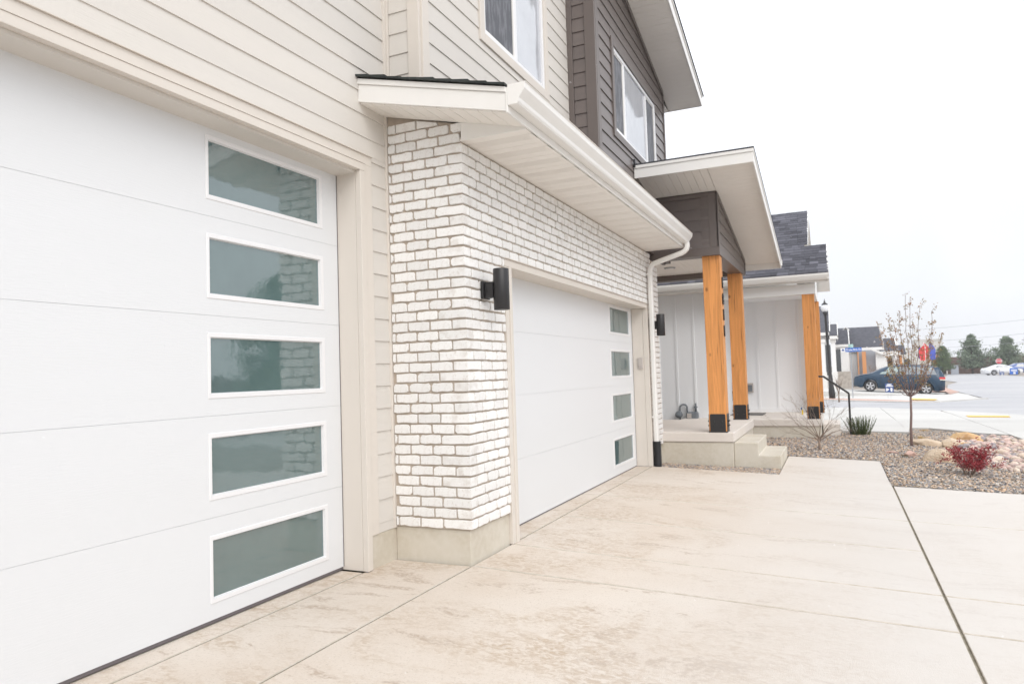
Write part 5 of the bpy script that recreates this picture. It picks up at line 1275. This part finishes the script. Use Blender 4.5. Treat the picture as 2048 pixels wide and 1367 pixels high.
ysign(19.72, 20.22, 113.5, -2.12, -1.60, 'smaller navy roadside sign below the stop sign', 1)
cbn = thing('utility_cabinet', (17.4, 135, -2.12), 'grey utility cabinet by the brown fence, left of the large pine', 'cabinet')
part('body', MB().box(16.95, 17.95, 135, 135.8, -2.15, -.72), 'bin_grey', cbn, bevel=.04); part('lid', MB().box(16.92, 17.98, 134.97, 135.83, -.715, -.66), 'bin_grey', cbn)

# ---- flags
def flag(x, y, z0, z1, w, m, label, bend):
    t = thing('feather_flag', (x, y, PZ(y)), label, 'flag', 'feather flags beyond the blue minivan')
    mb = MB(); mb.tube([(x, y, PZ(y) - .1), (x, y, z0), (x, y, z1 - .3), (x + .1 * bend, y, z1)], .035, 6); part('pole', mb, 'white_paint', t)
    mb = MB(); n = 12; fr_ = []; bk = []
    for i in range(n + 1):
        u = i / n; z = z1 - (z1 - z0) * u; ww = w * math.sin(min(1, u * 1.8 + .12) * math.pi / 2) * (1 - .25 * u)
        fr_.append((x + .03 * bend, y - .02, z)); bk.append((x + bend * (.03 + ww), y + .15 * math.sin(u * 5), z - .10 * (1 - u)))
    vs = fr_ + bk + [(a, b + .012, c) for a, b, c in fr_ + bk]; m2 = 2 * (n + 1); fs = []
    for i in range(n): fs += [(i, i + 1, n + 2 + i, n + 1 + i), (m2 + i, m2 + n + 1 + i, m2 + n + 2 + i, m2 + i + 1)]
    mb.add(vs, fs, 0, True); part('cloth', mb, m, t)
flag(8.35, 84.0, .15, 1.80, .60, 'flag_red', 'red feather flag, leftmost of the row behind the young tree', -1)
flag(7.75, 84.5, .35, 1.75, .48, 'flag_blue', 'narrow blue feather flag between the two red ones', 1)
flag(8.25, 85.0, .25, 2.00, .72, 'flag_red', 'red feather flag, right one of the two red flags', 1)
flag(8.72, 84.2, .20, 2.02, .62, 'flag_blue', 'wide blue feather flag, rightmost of the row next to the juniper', 1)

# ---- cottages across the street
def cottage(name, label, x0, x1, y, ze, xr, zr, depth, extras):
    b = thing(name, ((x0 + x1) / 2, y, PZ(y)), label, 'house'); g = PZ(y) - .3
    part('wall', MB().box(x0, x1 - .35, y, y + depth * 2 - 1, g, ze + .1), 'white_paint', b)
    yr = y + depth; part('roof', MB().prism([(y - .5, ze), (y - .5, ze + .22), (yr, zr), (yr + depth + .3, ze), (yr + depth, ze - .05)], 'x', x0, xr), 'roof_dark', b)
    part('fascia', MB().box(x0, xr, y - .56, y - .501, ze - .06, ze + .2), 'white_metal', b)
    part('rake_fascia', MB().prism([(y - .5, ze - .1), (y - .5, ze + .24), (yr, zr + .02), (yr + depth, ze + .05), (yr + depth, ze - .2), (yr, zr - .3)], 'x', xr + .001, xr + .07), 'white_metal', b)
    part('gable_wall', MB().prism([(y + .02, ze + .1), (yr, zr - .35), (y + 2 * depth - 1, ze + .1)], 'x', x1 - .6, x1 - .351), 'white_paint', b)
    return b
k68 = 68 / 48.
hA = cottage('white_cottage', 'white columned cottage with steep dark roof beyond the street lamp', -6.0, -.38, 68.5, 2.62, -.40, 5.55, 5.2, None)
part('porch_roof', MB().prism([(67.2, 2.35), (67.2, 2.55), (69.8, 3.6), (72.4, 2.55), (72.4, 2.35)], 'x', -.399, .22), 'roof_dark', hA)
part('fascia', MB().box(-.399, .28, 67.10, 67.199, 2.20, 2.46), 'white_metal', hA)
part('rake_fascia', MB().prism([(67.1, 2.3), (67.1, 2.56), (69.8, 3.66), (72.4, 2.56), (72.4, 2.2), (69.8, 3.3)], 'x', .221, .27), 'white_metal', hA)
for xx in (-.98, -.14): 
    c = part('column', MB().box(xx - .17, xx + .17, 67.4, 67.75, -2.0, 2.20), 'white_paint', hA)
    part('capital', MB().box(xx - .24, xx + .24, 67.33, 67.82, 1.92, 2.19), 'white_metal', c); part('plinth', MB().box(xx - .24, xx + .24, 67.33, 67.82, -2.1, -.6), 'white_metal', c)
part('window', MB().box(-.78, -.36, 68.46, 68.499, -.9, 1.75), 'glass_dark', hA)
k74 = 74 / 62.
hB = cottage('grey_cottage', 'grey and white cottage with large dark roof and orange posts behind the minivan', .10, 4.05, 74.5, 1.30, 4.02, 3.66, 5.0, None)
part('wall', MB().box(-.3, 1.15, 73.6, 74.49, -2.2, 1.70), 'white_paint', hB, label='white front wing')
part('window', MB().box(-.02, .44, 73.56, 73.599, -.62, 1.42), 'glass_dark', hB)
part('fascia', MB().box(-.3, 1.16, 73.2, 73.28, 1.62, 1.86), 'white_metal', hB)
part('wing_roof', MB().prism([(73.281, 1.70), (73.281, 1.86), (75.8, 3.3), (75.8, 3.0)], 'x', -.3, 1.16), 'roof_dark', hB)
part('rake_fascia', MB().prism([(73.25, 1.62), (73.25, 1.88), (75.8, 3.36), (75.8, 3.05)], 'x', 1.161, 1.24), 'white_metal', hB)
part('stone_base', MB().box(.02, 1.30, 72.9, 73.55, -2.2, -.65), 'stone_far', hB)
dm = part('dormer', MB().prism([(.84, 2.85), (1.28, 2.85), (1.28, 3.25), (1.02, 3.5), (.84, 3.25)], 'y', 76.2, 78.5), 'white_paint', hB); part('dormer_roof', MB().prism([(1.0, 3.52), (1.35, 3.24), (1.35, 3.32), (1.0, 3.62), (.78, 3.36), (.78, 3.27)], 'y', 76.0, 78.5), 'white_metal', dm)
part('front_wall', MB().box(1.9, 3.35, 73.7, 74.49, -2.2, 1.25), 'bin_grey', hB)
part('front_door', MB().box(1.42, 1.80, 74.42, 74.499, -2.0, 1.0), 'white_paint', hB)
for xx in (1.83, 2.20): part('post', MB().box(xx, xx + (.09 if xx < 2 else .33), 73.0, 73.3, -2.1, 1.12), 'orange_wood_far', hB)
part('column', MB().box(3.32, 4.05, 73.2, 73.6, -2.2, .98), 'white_paint', hB)
part('porch_gable', MB().prism([(2.62, 1.42), (2.60, 1.54), (3.9, .98), (5.15, .98), (5.15, .80), (3.8, .80)], 'y', 72.8, 73.15), 'white_metal', hB)
hC = cottage('far_cottage', 'farthest cottage with dark roof and white porch, half hidden by the young tree', 4.3, 6.6, 86, 1.05, 5.95, 2.75, 3.5, None)
part('porch_beam', MB().box(4.6, 6.15, 84.6, 85.0, .75, 1.12), 'white_metal', hC)
for xx in (4.66, 5.55): part('column', MB().box(xx, xx + .24, 84.65, 84.9, -2.2, .75), 'white_paint', hC)
part('post', MB().box(6.08, 6.32, 85.2, 85.5, -2.2, .80), 'orange_wood_far', hC); part('side_roof', MB().prism([(84.8, .85), (84.8, .95), (87, 1.9), (87, 1.7)], 'x', 5.96, 6.7), 'roof_dark', hC)
part('window', MB().box(5.0, 5.45, 85.96, 85.999, -1.2, .5), 'glass_dark', hC)
rh = thing('row_house', (8.4, 105, -2.1), 'pale low building seen through the branches of the young tree', 'building')
part('wall', MB().box(7.3, 10.1, 104, 112, -2.4, 1.4), 'tower', rh); part('roof', MB().box(7.2, 10.2, 103.9, 112.1, 1.4, 1.55), 'white_metal', rh); part('window', MB().box(7.9, 8.6, 103.95, 103.999, -.9, .4), 'glass_dark', rh)
tw = thing('pale_tower', (17.9, 164, -2.2), 'pale square tower block rising behind the juniper', 'building')
part('wall', MB().box(14.6, 19.25, 164, 170, -2.6, 4.35), 'tower', tw); part('parapet', MB().box(14.55, 19.3, 163.95, 170.05, 4.352, 4.5), 'tower', tw)
def small_bare(x, y, h, seed, label, m='bark_pale', name='bare_tree', w=1.0, depth=4, group=None):
    t = thing(name, (x, y, PZ(y)), label, 'tree' if h > 1.5 else 'shrub', group); tr = random.Random(seed); z = PZ(y) - .05
    tk = MB(); tk.tube([(x, y, z), (x, y, z + h * .25)], [h * .03, h * .02], 6); part('trunk', tk, m, t); mb = MB(); tips = []
    for k in range(6):
        a = k * 1.05 + tr.uniform(-.3, .3); branch(mb, (x, y, z + h * (.2 + .01 * k)), (math.cos(a) * .6 * w, math.sin(a) * .6 * w, 1), h * .012, h * .30, depth, tr, tips, .3, (2, 3), .5, .08, .72, 4, 3)
    part('branches', mb, m, t); return t, tips
small_bare(2.95, 66.5, 2.6, 3, 'leafless brownish shrub against the grey cottage wall', name='bare_bush', w=.7)
small_bare(.05, 38.0, 1.6, 12, 'leafless sapling standing near the street lamp foot', name='bare_sapling', w=.4, depth=3)

# ---- fence, trees at the far end
fn = thing('plank_fence', (21, 140, -2.1), 'long brown horizontal-board fence behind the pines', 'fence')
for i in range(11):
    z0 = -2.2 + i * .262
    part('fence_board', MB().box(17.3, 44, 142, 142.06, z0, z0 + .252), 'fence_wood', fn)
for i in range(12): part('fence_post', MB().box(17.3 + i * 2.42, 17.42 + i * 2.42, 142.061, 142.2, -2.4, .72), 'fence_wood', fn)
shd = thing('open_shed', (17.2, 141, -2.1), 'low dark shed with a flat brown roof beside the juniper', 'shed')
part('back_wall', MB().box(15.0, 17.2, 143, 143.2, -2.3, .45), 'bark_dark', shd); part('roof', MB().box(14.6, 17.25, 139.5, 143.2, .46, .72), 'tower', shd); part('side_wall', MB().box(15.0, 15.12, 139.8, 142.99, -2.3, .45), 'bark_dark', shd)
def conifer(name, loc, h, w, seed, m, label, dense, cat='tree', shape='pine', group=None):
    x, y, z = loc; t = thing(name, loc, label, cat, group); tr = random.Random(seed); tk = MB(); tk.tube([(x, y, z - .2), (x, y, z + h * .9)], [h * .03, h * .006], 7); part('trunk', tk, 'bark_dark', t)
    mb = MB(); lm = MB()
    def rad(u):
        if shape == 'pine': return w * (min(1, (1 - u) * 1.25 + .12) ** 1.15) * (.78 + .30 * math.sin(u * 17 + seed)) * (1 if u > .12 else .55 + u * 3.7)
        return w * math.sqrt(max(0, 1 - u ** 1.7)) * (.86 + .14 * math.sin(u * 11 + seed))
    for b in range(dense):
        u = tr.random() ** 1.15 * .97 + .03; a = tr.uniform(0, 6.28); R0 = rad(u) * tr.uniform(.6, 1.15) * (1 + .22 * math.sin(3 * a + u * 9)); base = Vector((x, y, z + h * (.10 + .88 * u))); tip = base + Vector((math.cos(a) * R0, math.sin(a) * R0, R0 * tr.uniform(.05, .45)))
        if b % 3 == 0: lm.tube([base - Vector((0, 0, R0 * .1)), tip], [h * .006, h * .002], 3, cap=False)
        for k in range(24):
            s = tr.uniform(.35, 1.0); c = base.lerp(tip, s) + Vector((tr.gauss(0, .11), tr.gauss(0, .11), tr.gauss(0, .09))) * (w * .5); d = (Vector((tr.gauss(0, 1), tr.gauss(0, 1), tr.gauss(.5, .8)))).normalized() * w * tr.uniform(.05, .10); e = d.cross(Vector((tr.gauss(0, 1), tr.gauss(0, 1), tr.gauss(0, 1)))).normalized() * w * .028
            mb.add([c - e, c + e, c + d], [(0, 1, 2)])
    part('limbs', lm, 'bark_dark', t); part('foliage', mb, m, t, kind='stuff'); return t
conifer('pine_tree', (20.3, 138, -2.13), 6.2, 3.3, 2, 'leaf_pine', 'pine tree in front of the brown fence, left of the two pines', 300)
conifer('pine_tree', (25.1, 138, -2.13), 5.6, 3.2, 5, 'leaf_pine', 'pine tree behind the stop sign, right of the two pines', 300)
conifer('juniper_tree', (15.45, 132, -2.12), 4.5, 1.85, 7, 'leaf_juniper', 'rounded dark green juniper beside the blue feather flag', 420, shape='round')
small_bare(18.9, 175, 5.6, 31, 'pale leafless tree far behind, between juniper and first pine', m='wire', w=1.2)
small_bare(26.2, 175, 6.8, 33, 'pale leafless tree far behind, between the two pines', m='wire', w=.9)
for (za, zb_, nm) in ((3.2, 4.15, 'sagging power cable crossing above the pines, middle one'), (5.2, 6.3, 'highest power cable in the pale sky at the right'), (2.15, 2.85, 'lowest power cable, crossing the two pine crowns')):
    mb = MB(); mb.tube([(8 + 26 * i / 10, 134, za + (zb_ - za) * (i / 10) * 1.35 - .3 * math.sin(math.pi * i / 10)) for i in range(11)], .022, 4); tag(part('power_cable', mb, 'wire', None), nm, 'cable')
up = thing('utility_pole', (26.6, 134, -2.1), 'thin pale utility pole at the right edge of the picture', 'pole'); mb = MB(); mb.tube([(26.75, 134, -2.2), (26.75, 134, 3.35)], .05, 6); part('shaft', mb, 'wire', up); part('crossarm', MB().box(26.4, 27.1, 133.95, 134.05, 2.9, 3.0), 'wire', up)

# ---- mirrored in the door glass: brushy trees, and a fence added out of view
conifer('brushy_tree', (9.3, 17.2, -1.45), 4.6, 1.9, 44, 'leaf_juniper', 'dense brushy tree across the side yard, mirrored in the garage windows', 260, shape='round')
conifer('brushy_tree', (11.5, 10.5, -1.45), 3.4, 2.2, 46, 'leaf_juniper', 'low broad evergreen across the side yard, left of the taller one in the mirror image', 200, shape='round')
yfn = thing('added_fence', (14, 12, -1.45), 'unseen dark board fence added across the side yard for the door glass to mirror', 'fence')
for _i in range(9): part('fence_panel', MB().box(14.0, 14.06, -6 + _i * 3.0, -3.05 + _i * 3.0, -1.5, .25), 'fence_wood', yfn)

# ---- a light fall of snow
tr = random.Random(99); mb = MB()
for _ in range(700):
    d = tr.uniform(1.3, 13) ; px, py = tr.uniform(-.75, .75), tr.uniform(-.5, .5); p = cam.matrix_world @ Vector((px * d, py * d, -d))
    if p.z < -1.2 or p.x < -2.0: continue
    r = tr.uniform(.0006, .0016); mb.add([(p.x + r, p.y, p.z), (p.x - r, p.y, p.z), (p.x, p.y + r, p.z), (p.x, p.y - r, p.z), (p.x, p.y, p.z + r), (p.x, p.y, p.z - r)], [(0, 2, 4), (2, 1, 4), (1, 3, 4), (3, 0, 4), (2, 0, 5), (1, 2, 5), (3, 1, 5), (0, 3, 5)])
tag(part('snow_flakes', mb, 'snow', None, kind='stuff'), 'fine snow flakes drifting through the air', 'snow')

# ---- thin winter haze over the whole place
hz = MB().box(-420, 720, -70, 700, -6.5, 9.5)
ho = part('haze', hz, 'white_paint', None, kind='stuff'); hm = bpy.data.materials.new('haze_air'); hm.use_nodes = True; hm.node_tree.nodes.clear()
_o = hm.node_tree.nodes.new('ShaderNodeOutputMaterial'); _v = hm.node_tree.nodes.new('ShaderNodeVolumePrincipled'); _v.inputs['Density'].default_value = .0006; _v.inputs['Color'].default_value = (.93, .95, 1, 1); _v.inputs['Anisotropy'].default_value = .2
hm.node_tree.links.new(_v.outputs[0], _o.inputs['Volume']); ho.data.materials.clear(); ho.data.materials.append(hm)
scene.cycles.volume_bounces = 1; scene.cycles.volume_step_rate = 10
